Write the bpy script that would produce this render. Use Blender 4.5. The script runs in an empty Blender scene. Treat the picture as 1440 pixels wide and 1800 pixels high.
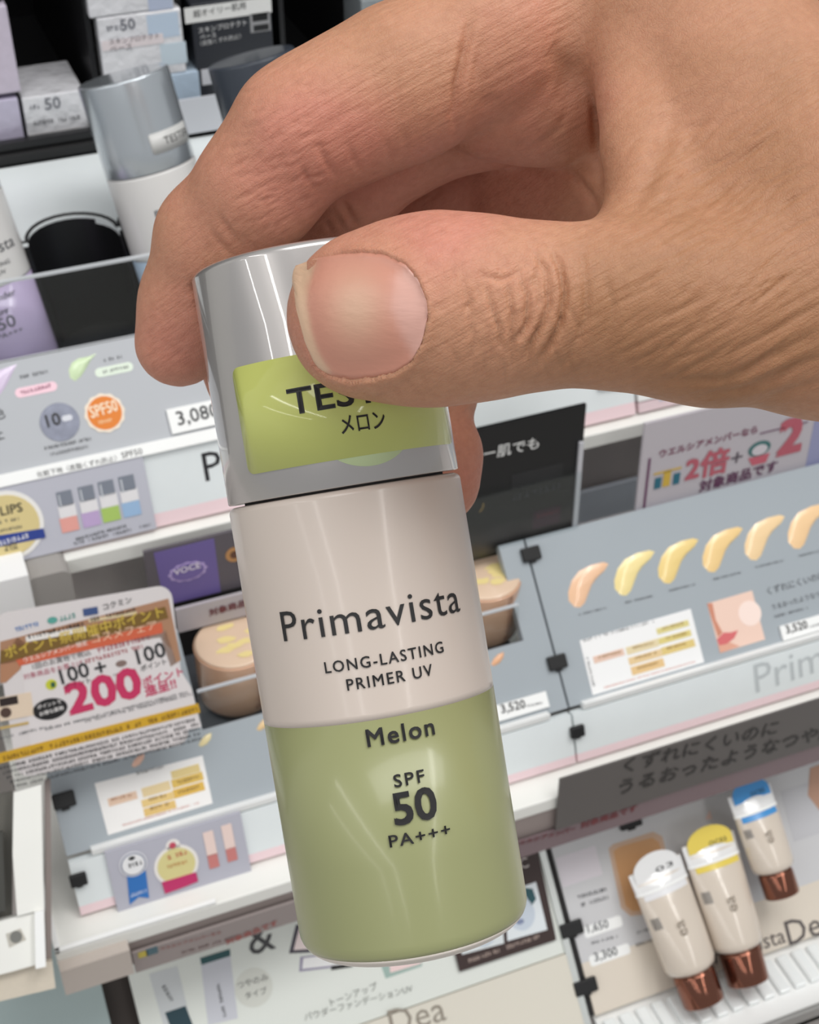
import bpy, bmesh, math, random
import numpy as np
from mathutils import Vector, Matrix
random.seed(7); rng = np.random.default_rng(11)
SC = bpy.context.scene
COL = SC.collection

# ------------------------------------------------------------------ camera
F = 2600.0                                   # focal length in pixels of the 1440x1800 frame
def _n(v): v = np.asarray(v, float); return v/np.linalg.norm(v)
CX = _n([8480, 2084, F])                     # shelf x axis seen in camera axes (right, up, forward)
_u = np.array([-.2527, .965, .05]); _u = _n(_u - CX*(CX@_u))
_nn = np.cross(CX, _u); _nn = _nn if _nn[2] < 0 else -_nn
LEAN = 43.0; _a = math.radians(LEAN)
CZ = math.cos(_a)*_u + math.sin(_a)*_nn
CY = math.sin(_a)*_u - math.cos(_a)*_nn
RW = np.stack([CX, CY, CZ])                  # world = RW @ (right, up, forward)
CAM = np.array([0, 0, 1.45])
cam_d = bpy.data.cameras.new('camera'); cam = bpy.data.objects.new('camera', cam_d); COL.objects.link(cam)
CAMROT = Matrix([list(r) for r in np.stack([RW[:, 0], RW[:, 1], -RW[:, 2]], axis=1)])
cam.matrix_world = Matrix.Translation(Vector(CAM)) @ CAMROT.to_4x4()
cam_d.sensor_fit = 'HORIZONTAL'; cam_d.sensor_width = 36; cam_d.lens = 36*F/1440
cam_d.clip_start = .01; cam_d.clip_end = 50
cam_d.dof.use_dof = True; cam_d.dof.focus_distance = .166; cam_d.dof.aperture_fstop = 105
SC.camera = cam

# ------------------------------------------------------------------ light
SC.view_settings.view_transform = 'Standard'; SC.view_settings.look = 'None'
SC.view_settings.gamma = 1; SC.view_settings.use_curve_mapping = False
SC.view_settings.exposure = 0.0
world = bpy.data.worlds.new('store_light'); SC.world = world; world.use_nodes = True
world.node_tree.nodes['Background'].inputs[0].default_value = (.96, .98, 1.0, 1)
world.node_tree.nodes['Background'].inputs[1].default_value = .37
def area_light(name, loc, target, sx, sy, power, col=(1, 1, 1)):
    l = bpy.data.lights.new(name, 'AREA'); l.shape = 'RECTANGLE'; l.size = sx; l.size_y = sy; l.energy = power; l.color = col
    o = bpy.data.objects.new(name, l); COL.objects.link(o); o.location = loc
    o.rotation_euler = (Vector(target)-Vector(loc)).to_track_quat('-Z', 'Y').to_euler()
    return o
# ceiling tube rows running away from the shelf over the aisle
for i, x in enumerate((-2.7, -1.5, .75)):
    area_light('ceiling_tube_light', (x, -1.6, 2.65), (x, -1.6, 0), .10, 4.6, 18, (1, .98, .95))
area_light('ceiling_panel_light', (.25, -.1, 2.6), (.25, .1, 0), 1.6, .6, 13, (1, .99, .97))

# ------------------------------------------------------------------ helpers
def ray(px, py): return RW @ np.array([(px-720)/F, -(py-900)/F, 1.0])
def at(px, py, d): return CAM + ray(px, py)*d
def hit(px, py, p, nrm):
    r = ray(px, py); return CAM + r*(((p-CAM)@nrm)/(r@nrm))
def c2w(v): return CAM + RW @ np.asarray(v)

def link(name, me, mat=None, parent=None):
    o = bpy.data.objects.new(name, me); COL.objects.link(o)
    if mat is not None and not len(me.materials): me.materials.append(mat)
    if parent is not None: o.parent = parent
    return o
def tag(o, label, cat=None, group=None, kind=None):
    if label: o['label'] = label
    if cat: o['category'] = cat
    if group: o['group'] = group
    if kind: o['kind'] = kind
    return o
def thing(name, label, cat, M=None, group=None, kind=None):
    o = bpy.data.objects.new(name, None); COL.objects.link(o); o.empty_display_size = .01
    if M is not None: o.matrix_world = M
    return tag(o, label, cat, group, kind)
def mesh(name, verts, faces, smooth=False):
    me = bpy.data.meshes.new(name); me.from_pydata([tuple(map(float, v)) for v in verts], [], [tuple(f) for f in faces]); me.update()
    if smooth:
        for p in me.polygons: p.use_smooth = True
    return me

MATS = {}
def mat(name, col, rough=.5, metal=0, coat=0, trans=0, ior=1.45, bump=0, bscale=800, var=0, emit=None, alpha=1, sheen=0):
    if name in MATS: return MATS[name]
    m = bpy.data.materials.new(name); m.use_nodes = True; nt = m.node_tree; b = nt.nodes['Principled BSDF']
    b.inputs['Base Color'].default_value = (*col, 1); b.inputs['Roughness'].default_value = rough
    b.inputs['Metallic'].default_value = metal; b.inputs['IOR'].default_value = ior
    b.inputs['Coat Weight'].default_value = coat; b.inputs['Coat Roughness'].default_value = .08
    b.inputs['Transmission Weight'].default_value = trans; b.inputs['Alpha'].default_value = alpha
    tc = None
    if var or bump:
        tc = nt.nodes.new('ShaderNodeTexCoord'); no = nt.nodes.new('ShaderNodeTexNoise')
        no.inputs['Scale'].default_value = bscale; no.inputs['Detail'].default_value = 4
        nt.links.new(tc.outputs['Object'], no.inputs['Vector'])
        if var:
            mx = nt.nodes.new('ShaderNodeMix'); mx.data_type = 'RGBA'
            mx.inputs[6].default_value = (*[c*(1-var) for c in col], 1); mx.inputs[7].default_value = (*[min(1, c*(1+var)) for c in col], 1)
            nt.links.new(no.outputs['Fac'], mx.inputs[0]); nt.links.new(mx.outputs[2], b.inputs['Base Color'])
        if bump:
            bp = nt.nodes.new('ShaderNodeBump'); bp.inputs['Strength'].default_value = bump; bp.inputs['Distance'].default_value = .0004
            nt.links.new(no.outputs['Fac'], bp.inputs['Height']); nt.links.new(bp.outputs['Normal'], b.inputs['Normal'])
    if emit:
        b.inputs['Emission Color'].default_value = (*col, 1); b.inputs['Emission Strength'].default_value = emit
    MATS[name] = m
    return m
def srgb(r, g, b):
    return tuple(((c/255)/12.92 if c/255 <= .04045 else ((c/255+.055)/1.055)**2.4) for c in (r, g, b))
def pm(r, g, b, rough=.45, **k):            # print / plastic material from an sRGB colour
    return mat('tone_%02x%02x%02x_%d' % (r, g, b, int(rough*100)), srgb(r, g, b), rough, **k)

# text -> flat mesh centred at its anchor; cached per string
_tx = {}
def text_data(s, weight=0.0, align='CENTER', spacing=1.0, res=3):
    k = (s, weight, align, spacing, res)
    if k in _tx: return _tx[k]
    cu = bpy.data.curves.new('t', 'FONT'); cu.body = s; cu.size = 1; cu.align_x = align; cu.resolution_u = res
    cu.offset = weight; cu.space_character = spacing; cu.fill_mode = 'FRONT'
    o = bpy.data.objects.new('t', cu); COL.objects.link(o)
    dg = bpy.context.evaluated_depsgraph_get(); me = bpy.data.meshes.new_from_object(o.evaluated_get(dg))
    v = np.array([tuple(x.co) for x in me.vertices]).reshape(-1, 3); fs = [tuple(p.vertices) for p in me.polygons]
    bpy.data.objects.remove(o); bpy.data.curves.remove(cu); bpy.data.meshes.remove(me)
    _tx[k] = (v, fs); return _tx[k]
# ------------------------------------------------------------------ the held bottle
MM = .001
def cpt(px, py, d): return np.array([(px-720)/F*d, -(py-900)/F*d, d])   # camera-axis millimetres (right, up, forward)
BOT_R = 14.5
_jc = cpt(605, 860, 183.5)                                   # centre of the seam between cap and body
_ax = _n([-.1605, .987, -.012])                              # bottle axis, pointing up to the cap
def axis_frame(ax, toward):
    f = _n(toward - ax*(toward@ax)); r = np.cross(ax, f); return r, f   # right-hand side seen from outside, front
_front = -_jc/np.linalg.norm(_jc)
_br, _bf = axis_frame(_ax, _front)
if _br[0] < 0: _br = -_br
CAP_H, BODY_H = 28.7, 56.0
def revolve(name, prof, seg=96, smooth=True):
    V = []; Fc = []
    for (r, z) in prof:
        for i in range(seg):
            t = 2*math.pi*i/seg; V.append((r*math.cos(t), r*math.sin(t), z))
    for j in range(len(prof)-1):
        for i in range(seg):
            a, b = j*seg+i, j*seg+(i+1) % seg; Fc.append((a, b, b+seg, a+seg))
    Fc.append(tuple(range(seg))[::-1]); Fc.append(tuple((len(prof)-1)*seg+i for i in range(seg)))
    me = mesh(name, V, Fc, smooth)
    for p in list(me.polygons)[-2:]: p.use_smooth = False
    return me
def arc(cr, cz, r, a0, a1, n=6):
    return [(cr+r*math.cos(math.radians(a0+(a1-a0)*i/n)), cz+r*math.sin(math.radians(a0+(a1-a0)*i/n))) for i in range(n+1)]
def wrap(me_v, R, z0, ang0):
    """flat (x, y) -> cylinder of radius R, x along the arc; the front is local -Y"""
    out = []
    for x, y, z in me_v:
        t = ang0 + x/R; out.append((R*math.sin(t), -R*math.cos(t), z0+y))
    return out
def fit_text(s, w, h, weight=0, spacing=1.0, hgt_of=None):
    v, fs = text_data(s, 0, 'CENTER', spacing)
    v = v.copy(); ref = text_data(hgt_of, 0, 'CENTER', spacing)[0] if hgt_of else v
    xm = (v[:, 0].min()+v[:, 0].max())/2; sx = w/(v[:, 0].max()-v[:, 0].min()); sy = h/(ref[:, 1].max()-max(0, ref[:, 1].min()) if hgt_of else v[:, 1].max()-v[:, 1].min())
    if not hgt_of: v[:, 1] -= v[:, 1].min()
    v[:, 0] = (v[:, 0]-xm)*sx; v[:, 1] *= sy
    if weight > 0:
        k = weight*sx; n = len(v); V = []; G = []
        for i, (dx, dy) in enumerate(((0, 0), (k, 0), (0, k), (k, k), (k*.5, k*.5))):
            V.append(v+np.array([dx-k/2, dy-k/2, 0])); G += [tuple(j+n*i for j in f) for f in fs]
        v = np.concatenate(V); fs = G
    return v, fs
def subdivide_long(v, fs, lim):
    bm = bmesh.new(); vs = [bm.verts.new(p) for p in v]
    for f in fs:
        try: bm.faces.new([vs[i] for i in f])
        except ValueError: pass
    bmesh.ops.triangulate(bm, faces=list(bm.faces))
    for _ in range(3):
        es = [e for e in bm.edges if abs(e.verts[0].co.x-e.verts[1].co.x) > lim]
        if not es: break
        bmesh.ops.subdivide_edges(bm, edges=es, cuts=1)
        bmesh.ops.triangulate(bm, faces=[f for f in bm.faces if len(f.verts) > 3])
    bm.verts.index_update()
    v2 = [tuple(q.co) for q in bm.verts]; f2 = [[q.index for q in f.verts] for f in bm.faces]; bm.free()
    return v2, f2
def cyl_text(name, s, w, h, R, z0, ang, m, parent, weight=0, spacing=1.0, hgt_of=None):
    v, fs = fit_text(s, w, h, weight, spacing, hgt_of)
    v, fs = subdivide_long(v, fs, R*.16)
    return link(name, mesh(name, wrap(v, R, z0, ang), fs), m, parent)
def round_rect(w, h, r, n=5, nx=24):
    pts = []
    for cx, cy, a0 in ((w/2-r, h/2-r, 0), (-w/2+r, h/2-r, 90), (-w/2+r, -h/2+r, 180), (w/2-r, -h/2+r, 270)):
        for i in range(n+1):
            t = math.radians(a0+90*i/n); pts.append((cx+r*math.cos(t), cy+r*math.sin(t)))
    return pts
def cyl_patch(name, w, h, r, R, z0, ang, m, parent, thick=.06, shape=None, nx=40):
    """sticker wrapped round a cylinder: strip of columns with rounded corners, with thickness"""
    V = []; Fc = []
    for i in range(nx+1):
        e = 1-abs(2*i/nx-1); 
        x = -w/2 + w*(.5-.5*math.cos(math.pi*i/nx)*(1 if True else 1)) 
        dx = min(x+w/2, w/2-x); 
        if shape == 'ellipse': hh = h/2*math.sqrt(max(0, 1-(2*x/w)**2))
        else: hh = h/2 - (r-math.sqrt(max(0, r*r-(r-dx)**2)) if dx < r else 0)
        for y in (hh, -hh):
            for RR in (R, R+thick):
                t = ang+x/R; V.append((RR*math.sin(t), -RR*math.cos(t), z0+y))
    for i in range(nx):
        a = i*4; b = a+4
        Fc += [(a+1, a+3, b+3, b+1), (a, b, b+2, a+2), (a, a+1, b+1, b), (a+2, b+2, b+3, a+3)]
    Fc += [(0, 2, 3, 1), (4*nx, 4*nx+1, 4*nx+3, 4*nx+2)]
    me = mesh(name, V, Fc, True)
    o = link(name, me, m, parent); return o

m_cap = mat('silver_satin_plastic', srgb(186, 182, 180), .3, metal=.6, coat=1.0)
m_ivory = mat('ivory_gloss_plastic', srgb(207, 194, 184), .32, coat=.3)
m_melon = mat('melon_green_plastic', srgb(152, 155, 111), .32, coat=.3)
m_cap.node_tree.nodes['Principled BSDF'].inputs['Coat Roughness'].default_value = .03; m_cap.node_tree.nodes['Principled BSDF'].inputs['Coat IOR'].default_value = 1.7
for _m in (m_ivory, m_melon): _m.node_tree.nodes['Principled BSDF'].inputs['Coat Roughness'].default_value = .12
m_ink = mat('black_ink', srgb(38, 37, 38), .45)
m_seam = mat('seam_shadow_grey', srgb(96, 92, 92), .6)
m_sticker = mat('lime_sticker_film', srgb(200, 206, 114), .28, coat=.8, bump=.25, bscale=160)
m_sticker2 = mat('pale_green_sticker', srgb(205, 220, 172), .35)

def bottle_matrix(base, right, front, up):
    # local x = right, local -y = front (toward the viewer), local z = up ; metres, local units are mm scaled
    M = Matrix([[right[i], -front[i], up[i]] for i in range(3)]).to_4x4()
    return Matrix.Translation(Vector(base)) @ M @ Matrix.Scale(.001, 4)
BODY_PROF = [(9.0, .55)] + [(11.2, .0)] + arc(11.4, 2.9, 2.9, -90, 0, 8)[1:] + [(14.32, 12), (14.4, 30), (14.45, 46)] + arc(13.65, BODY_H-.95, .8, 0, 90, 6) + [(12.6, BODY_H-.1)]
CAP_PROF = [(13.0, BODY_H+.15), (14.25, BODY_H+.15), (14.4, BODY_H+.3)] + [(14.42, BODY_H+8), (14.4, BODY_H+20)] + arc(13.5, BODY_H+CAP_H-.9, .9, 0, 90, 6) + [(12.9, BODY_H+CAP_H-.02)]
SPLIT = BODY_H-26.8
def split_prof(prof, z):
    lo = [p for p in prof if p[1] <= z]; hi = [p for p in prof if p[1] > z]
    r = np.interp(z, [lo[-1][1], hi[0][1]], [lo[-1][0], hi[0][0]])
    return lo+[(r, z)], [(r, z)]+hi
def held_bottle():
    M = bottle_matrix(c2w((_jc - _ax*BODY_H)*MM), RW@_br, RW@_bf, RW@_ax)
    t = thing('primer_bottle', 'ivory and melon green primer bottle with silver cap held in the hand', 'bottle', M)
    lo, hi = split_prof(BODY_PROF, SPLIT)
    body = link('body', revolve('body', hi), m_ivory, t); body['label'] = 'ivory upper half of the bottle'
    base = [p for p in lo if p[1] <= 1.75]; grn = [p for p in lo if p[1] > 1.75]; grn = [base[-1]]+grn
    g = link('colour_band', revolve('colour_band', grn), m_melon, t); g['label'] = 'melon green lower half of the bottle'
    b = link('base', revolve('base', base), mat('base_plastic', srgb(205, 196, 188), .35, coat=.4), t); b['label'] = 'pale rim at the foot of the bottle'
    nk = link('neck', revolve('neck', [(12.4, BODY_H-.2), (12.4, BODY_H+1)]), m_seam, t)
    c = link('cap', revolve('cap', CAP_PROF), m_cap, t); c['label'] = 'silver screw cap'
    J = BODY_H; R = 14.56; sp = math.radians(6)
    L = dict(parent=t, m=m_ink)
    cyl_text('brand_lettering', 'Primavista', 23.6, 3.45, R, J-16.5, math.radians(4.4), hgt_of='P', spacing=1.08, **L)
    cyl_text('lettering', 'LONG-LASTING', 14.6, 1.3, R, J-20.7, sp+.01, weight=.02, spacing=1.2, **L)
    cyl_text('lettering', 'PRIMER UV', 10.3, 1.3, R, J-23.0, sp+.02, weight=.02, spacing=1.2, **L)
    cyl_text('shade_lettering', 'Melon', 8.0, 1.95, R, J-29.7, sp+.03, hgt_of='M', weight=.03, spacing=1.15, **L)
    cyl_text('lettering', 'SPF', 3.6, 1.45, R, J-34.8, sp+.035, weight=.02, spacing=1.2, **L)
    cyl_text('lettering', '50', 5.0, 3.6, R, J-39.1, sp+.045, weight=.04, **L)
    cyl_text('lettering', 'PA+++', 7.3, 1.35, R, J-41.5, sp+.05, weight=.02, spacing=1.15, **L)
    s2 = cyl_patch('round_sticker', 13, 12, 6, 14.43, J+8.0, math.radians(15), m_sticker2, t, .04, 'ellipse'); s2['label'] = 'pale green round sticker under the label'
    st = cyl_patch('tester_sticker', 30.4, 12.6, 1.1, 14.5, J+9.6, math.radians(12.5), m_sticker, t, .08)
    st['label'] = 'lime green tester sticker'
    # the sticker's print belongs to the bottle's own parts list
    L['parent'] = st
    cyl_text('tester_lettering', 'TESTER', 16.2, 2.95, 14.64, J+9.2, math.radians(13), weight=.028, **L)
    cyl_text('tester_lettering', 'メロン', 5.3, 2.0, 14.64, J+6.1, math.radians(13.5), weight=.02, **L)
    return t
held_bottle()

# ------------------------------------------------------------------ the hand (one continuous skin, grown as a distance field)
VOX = .6
LO = np.array([-42., -20., 138.]); HI = np.array([242., 82., 246.])
NX, NY, NZ = [int(v) for v in np.ceil((HI-LO)/VOX)+1]
AX = [LO[i]+VOX*np.arange(n) for i, n in enumerate((NX, NY, NZ))]
BIG = np.float32(50)
def new_field(): return np.full((NX, NY, NZ), BIG, np.float32)
def smin(a, b, k):
    if k <= 0: return np.minimum(a, b)
    h = np.maximum(k-np.abs(a-b), 0)/k
    return np.minimum(a, b)-h*h*k*.25
def add_cone(field, a, ra, b, rb, k, margin=7):
    a = np.asarray(a); b = np.asarray(b); R = max(ra, rb)+margin
    lo = np.minimum(a, b)-R; hi = np.maximum(a, b)+R
    i0 = np.clip(np.floor((lo-LO)/VOX).astype(int), 0, [NX, NY, NZ]); i1 = np.clip(np.ceil((hi-LO)/VOX).astype(int)+1, 0, [NX, NY, NZ])
    if np.any(i1 <= i0): return
    sl = tuple(slice(p, q) for p, q in zip(i0, i1))
    x = AX[0][sl[0]][:, None, None].astype(np.float32)-np.float32(a[0]); y = AX[1][sl[1]][None, :, None].astype(np.float32)-np.float32(a[1]); z = AX[2][sl[2]][None, None, :].astype(np.float32)-np.float32(a[2])
    d = (b-a).astype(np.float32); L2 = max(float(d@d), 1e-6)
    t = np.clip((x*d[0]+y*d[1]+z*d[2])/L2, 0, 1)
    dist = np.sqrt((x-t*d[0])**2+(y-t*d[1])**2+(z-t*d[2])**2)-(ra+(rb-ra)*t)
    field[sl] = smin(field[sl], dist, k)
def chain(pts, k=2.5, field=None):
    f = new_field() if field is None else field
    P = [(cpt(x, y, d), r) for x, y, d, r in pts]
    for (a, ra), (b, rb) in zip(P[:-1], P[1:]): add_cone(f, a, ra, b, rb, k)
    return f
g_palm = chain([(1000, -35, 188, 9.6), (1235, 84, 180, 12.8), (1310, 222, 175, 13.0), (1440, 384, 172, 16.4), (1640, 440, 168, 19.5), (2100, 500, 166, 21.5), (2700, 560, 167, 23.5), (3900, 640, 171, 27)], 5)
chain([(1000, -35, 188, 9.6), (985, 190, 206, 10), (960, 250, 209, 10), (1010, 330, 221, 9)], 4, g_palm)
chain([(960, 240, 208, 10), (1200, 300, 196, 14), (1450, 360, 180, 18)], 4, g_palm)
chain([(1010, 330, 221, 9), (1250, 370, 205, 12), (1500, 400, 184, 17)], 4, g_palm)
chain([(1118, 20, 180, 4.6), (1122, 100, 176, 4.4), (1122, 180, 172.5, 4.2), (1130, 260, 169, 4.2), (1142, 365, 164, 4.2)], 2.5, g_palm)          # web fold between thumb and index
chain([(1165, 240, 171, 5), (1440, 372, 172, 15)], 4, g_palm); chain([(1150, 140, 175, 5), (1290, 205, 175, 11)], 4, g_palm)
chain([(1180, 350, 167, 5), (1440, 400, 170, 15)], 5, g_palm)
chain([(1195, 490, 170, 10), (1450, 480, 173, 15)], 5, g_palm)                                       # thenar
g_pad = chain([(872, 146, 188.5, 9.6), (950, 148, 189.5, 9.7), (1035, 158, 193.5, 9.5)], 3)                                      # pad under the index knuckle
chain([(950, 345, 212, 10), (1150, 340, 202, 13)], 4, g_palm)
g_thumb = chain([(641, 556, 161, 8.5), (700, 550, 160, 9.0), (780, 543, 159, 9.55), (880, 541, 159, 8.7), (1000, 537, 159.5, 7.9), (1120, 537, 160, 8.6), (1250, 549, 161, 9.6), (1440, 545, 164, 11), (1640, 520, 166, 13)], 3.5)
g_index = chain([(1000, -25, 188, 10.3), (860, 70, 183, 9.6), (700, 150, 180.5, 9.0), (600, 198, 180, 8.4), (527, 233, 180, 7.9), (458, 327, 183, 7.35), (378, 419, 189, 7.15), (340, 530, 194, 6.55), (315, 602, 196, 5.9)], 3)
g_mid = chain([(940, 150, 198, 9.5), (850, 170, 197, 9), (720, 215, 198, 8.6), (592, 325, 200, 7.9), (510, 412, 204, 7.5), (440, 480, 208, 7.3), (432, 600, 207, 6.9), (440, 665, 206, 6.2)], 2.5)
chain([(772, 258, 197, 4.0), (800, 240, 198, 5)], 1.2, g_mid)
g_ring = chain([(960, 245, 209, 9.5), (820, 305, 216, 8.4), (690, 385, 220, 8.2), (690, 480, 217, 7.8), (735, 620, 208, 6.9), (755, 690, 205, 6.5), (742, 742, 204, 6.1), (764, 800, 203, 6.4), (766, 846, 202.5, 6.1)], 1.5)
g_pink = chain([(1010, 330, 221, 9), (930, 430, 233, 7.5), (900, 530, 227, 6.8), (880, 600, 221, 6.2)], 2)
H = smin(g_palm, g_thumb, 6.0); H = smin(H, g_index, 4.0); H = smin(H, g_pad, 1.0); H = smin(H, g_mid, .8); H = smin(H, g_ring, .8); H = smin(H, g_pink, .8)
del g_pad, g_palm, g_thumb, g_index, g_mid, g_ring, g_pink
# press the skin against the bottle instead of through it
GX, GY, GZ = np.meshgrid(*[a.astype(np.float32) for a in AX], indexing='ij', sparse=True)
_t = (GX-_jc[0])*_ax[0]+(GY-_jc[1])*_ax[1]+(GZ-_jc[2])*_ax[2]
_rr = np.sqrt(np.maximum((GX-_jc[0])**2+(GY-_jc[1])**2+(GZ-_jc[2])**2-_t*_t, 0))-14.8
_bs = np.maximum(_rr, np.maximum(_t-CAP_H-.05, -_t-BODY_H))
H = np.maximum(H, -_bs); del _t, _rr, _bs

def surface_nets(v):
    ins = v < 0
    nx, ny, nz = v.shape
    c = np.zeros((nx-1, ny-1, nz-1), np.uint8)
    for i in (0, 1):
        for j in (0, 1):
            for k in (0, 1): c += ins[i:nx-1+i, j:ny-1+j, k:nz-1+k]
    act = (c > 0) & (c < 8)
    idx = np.argwhere(act); n = len(idx)
    acc = np.zeros((n, 3)); cnt = np.zeros(n)
    I = idx
    for ax in range(3):
        o = [a for a in range(3) if a != ax]
        for p in (0, 1):
            for q in (0, 1):
                s = np.zeros(3, int); s[o[0]] = p; s[o[1]] = q; e = s.copy(); e[ax] = 1
                A = I+s; B = I+e
                va = v[A[:, 0], A[:, 1], A[:, 2]]; vb = v[B[:, 0], B[:, 1], B[:, 2]]
                m = (va < 0) != (vb < 0); t = np.where(m, va/np.where(m, va-vb, 1), 0)
                P = np.tile(s.astype(float), (n, 1)); P[:, ax] = t
                acc += P*m[:, None]; cnt += m
    vert = idx+acc/cnt[:, None]
    num = np.full(act.shape, -1, np.int64); num[act] = np.arange(n)
    quads = []
    for ax in range(3):
        u, w = [(1, 2), (2, 0), (0, 1)][ax]
        sl0 = [slice(None)]*3; sl1 = [slice(None)]*3; sl0[ax] = slice(0, -1); sl1[ax] = slice(1, None)
        a = ins[tuple(sl0)]; b = ins[tuple(sl1)]; E = np.argwhere(a != b)
        E = E[(E[:, u] > 0) & (E[:, w] > 0) & (E[:, u] < v.shape[u]-1) & (E[:, w] < v.shape[w]-1)]
        flip = ~a[E[:, 0], E[:, 1], E[:, 2]]
        def cell(du, dw):
            Q = E.copy(); Q[:, u] -= du; Q[:, w] -= dw; return num[Q[:, 0], Q[:, 1], Q[:, 2]]
        q = np.stack([cell(1, 1), cell(0, 1), cell(0, 0), cell(1, 0)], 1)
        q[flip] = q[flip][:, ::-1]; quads.append(q)
    return vert, np.concatenate(quads)
hv, hq = surface_nets(H)
hv = LO+hv*VOX; del H
hq = hq[(hq >= 0).all(1)]
def laplace(v, q, it, lam, weight=None):
    a = np.concatenate([q[:, [0, 1]], q[:, [1, 2]], q[:, [2, 3]], q[:, [3, 0]]]); a = np.concatenate([a, a[:, ::-1]])
    deg = np.bincount(a[:, 0], minlength=len(v)).astype(float)
    for _ in range(it):
        s = np.stack([np.bincount(a[:, 0], weights=v[a[:, 1], i], minlength=len(v)) for i in range(3)], 1)/deg[:, None]
        v = v+lam*(s-v)
    return v
hv = laplace(hv, hq, 4, .5)
def quad_split(v, q):
    e = np.stack([q, np.roll(q, -1, 1)], 2).reshape(-1, 2); e.sort(1); key = e[:, 0]*len(v)+e[:, 1]
    uq, inv = np.unique(key, return_inverse=True); a, b = uq//len(v), uq % len(v)
    em = (v[a]+v[b])*.5; fc = v[q].mean(1); ne = len(v)+inv.reshape(-1, 4); nf = len(v)+len(uq)+np.arange(len(q))
    q2 = np.concatenate([np.stack([q[:, k], ne[:, k], nf, ne[:, k-1]], 1) for k in range(4)])
    return np.concatenate([v, em, fc]), q2
hv, hq = quad_split(hv, hq)
hv = laplace(hv, hq, 2, .5)
def vnorm(v, q):
    n = np.cross(v[q[:, 2]]-v[q[:, 0]], v[q[:, 3]]-v[q[:, 1]])
    o = np.zeros_like(v)
    for k in range(4):
        for i in range(3): o[:, i] += np.bincount(q[:, k], weights=n[:, i], minlength=len(v))
    return o/np.maximum(np.linalg.norm(o, axis=1), 1e-9)[:, None]
hn = vnorm(hv, hq)
PX = 720+F*hv[:, 0]/hv[:, 2]; PY = 900-F*hv[:, 1]/hv[:, 2]      # where each skin point lies in the layout the fingers were measured in
facing = np.clip(-hn[:, 2]*1.6, 0, 1)
dmax_layer = hv[:, 2]
def polydist(pts, m=None):
    x, y = (PX, PY) if m is None else (PX[m], PY[m])
    best = np.full(len(x), 1e9); par = np.zeros(len(x)); Ls = [math.hypot(b[0]-a[0], b[1]-a[1]) for a, b in zip(pts[:-1], pts[1:])]; tot = sum(Ls); s0 = 0
    for (x0, y0), (x1, y1), L in zip(pts[:-1], pts[1:], Ls):
        dx, dy = x1-x0, y1-y0; t = np.clip(((x-x0)*dx+(y-y0)*dy)/(dx*dx+dy*dy), 0, 1); d = np.hypot(x-x0-t*dx, y-y0-t*dy); u = d < best
        best = np.where(u, d, best); par = np.where(u, (s0+t*L)/tot, par); s0 += L
    return best if m is None else (best, par)
disp = np.zeros(len(hv))
def crease(pts, depth, w, dr=(0, 400)):
    P = np.array(pts, float); lo = P.min(0)-w*6; hi = P.max(0)+w*6
    m = np.nonzero((PX > lo[0]) & (PX < hi[0]) & (PY > lo[1]) & (PY < hi[1]) & (hn[:, 2] < 0) & (dmax_layer > dr[0]) & (dmax_layer < dr[1]))[0]
    if not len(m): return
    d, s = polydist(pts, m); tp = np.sin(np.pi*np.clip(s, .02, .98))**.7
    disp[m] -= depth*tp*(np.exp(-(d/w)**2)-.25*np.exp(-(d/(w*2.6))**2))*facing[m]
NEAR = (0, 172)
# thumb knuckle
for pts, dp, w in (([(966, 432), (986, 470), (994, 515), (988, 564), (968, 606), (940, 645)], 1.2, 6), ([(934, 430), (960, 478), (966, 535), (946, 585), (922, 628)], .8, 5.5),
                   ([(891, 491), (901, 549), (900, 590), (893, 630)], .7, 5), ([(846, 470), (862, 530), (880, 585), (874, 632)], .6, 5),
                   ([(908, 470), (930, 522), (926, 573), (905, 600), (898, 650)], .8, 5), ([(842, 481), (880, 492), (912, 478)], .5, 5),
                   ([(1018, 440), (1032, 500), (1030, 560), (1005, 620), (985, 652)], .5, 7), ([(810, 470), (822, 530), (834, 600), (822, 650)], .4, 5),
                   ([(1060, 470), (1078, 540), (1062, 612)], .35, 8), ([(950, 450), (942, 500), (955, 548)], .4, 5), ([(870, 440), (880, 470), (876, 500)], .35, 5), ([(960, 560), (935, 600), (930, 650)], .5, 5)):
    crease(pts, dp, w, NEAR)
for i in range(60):                                            # small crossing lines on the knuckle
    x0 = rng.uniform(790, 1050); y0 = rng.uniform(420, 650); L = rng.uniform(20, 60); a = math.radians(rng.uniform(60, 120))
    crease([(x0, y0), (x0+L*math.cos(a), y0+L*math.sin(a))], rng.uniform(.1, .25), 4, NEAR)
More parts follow.
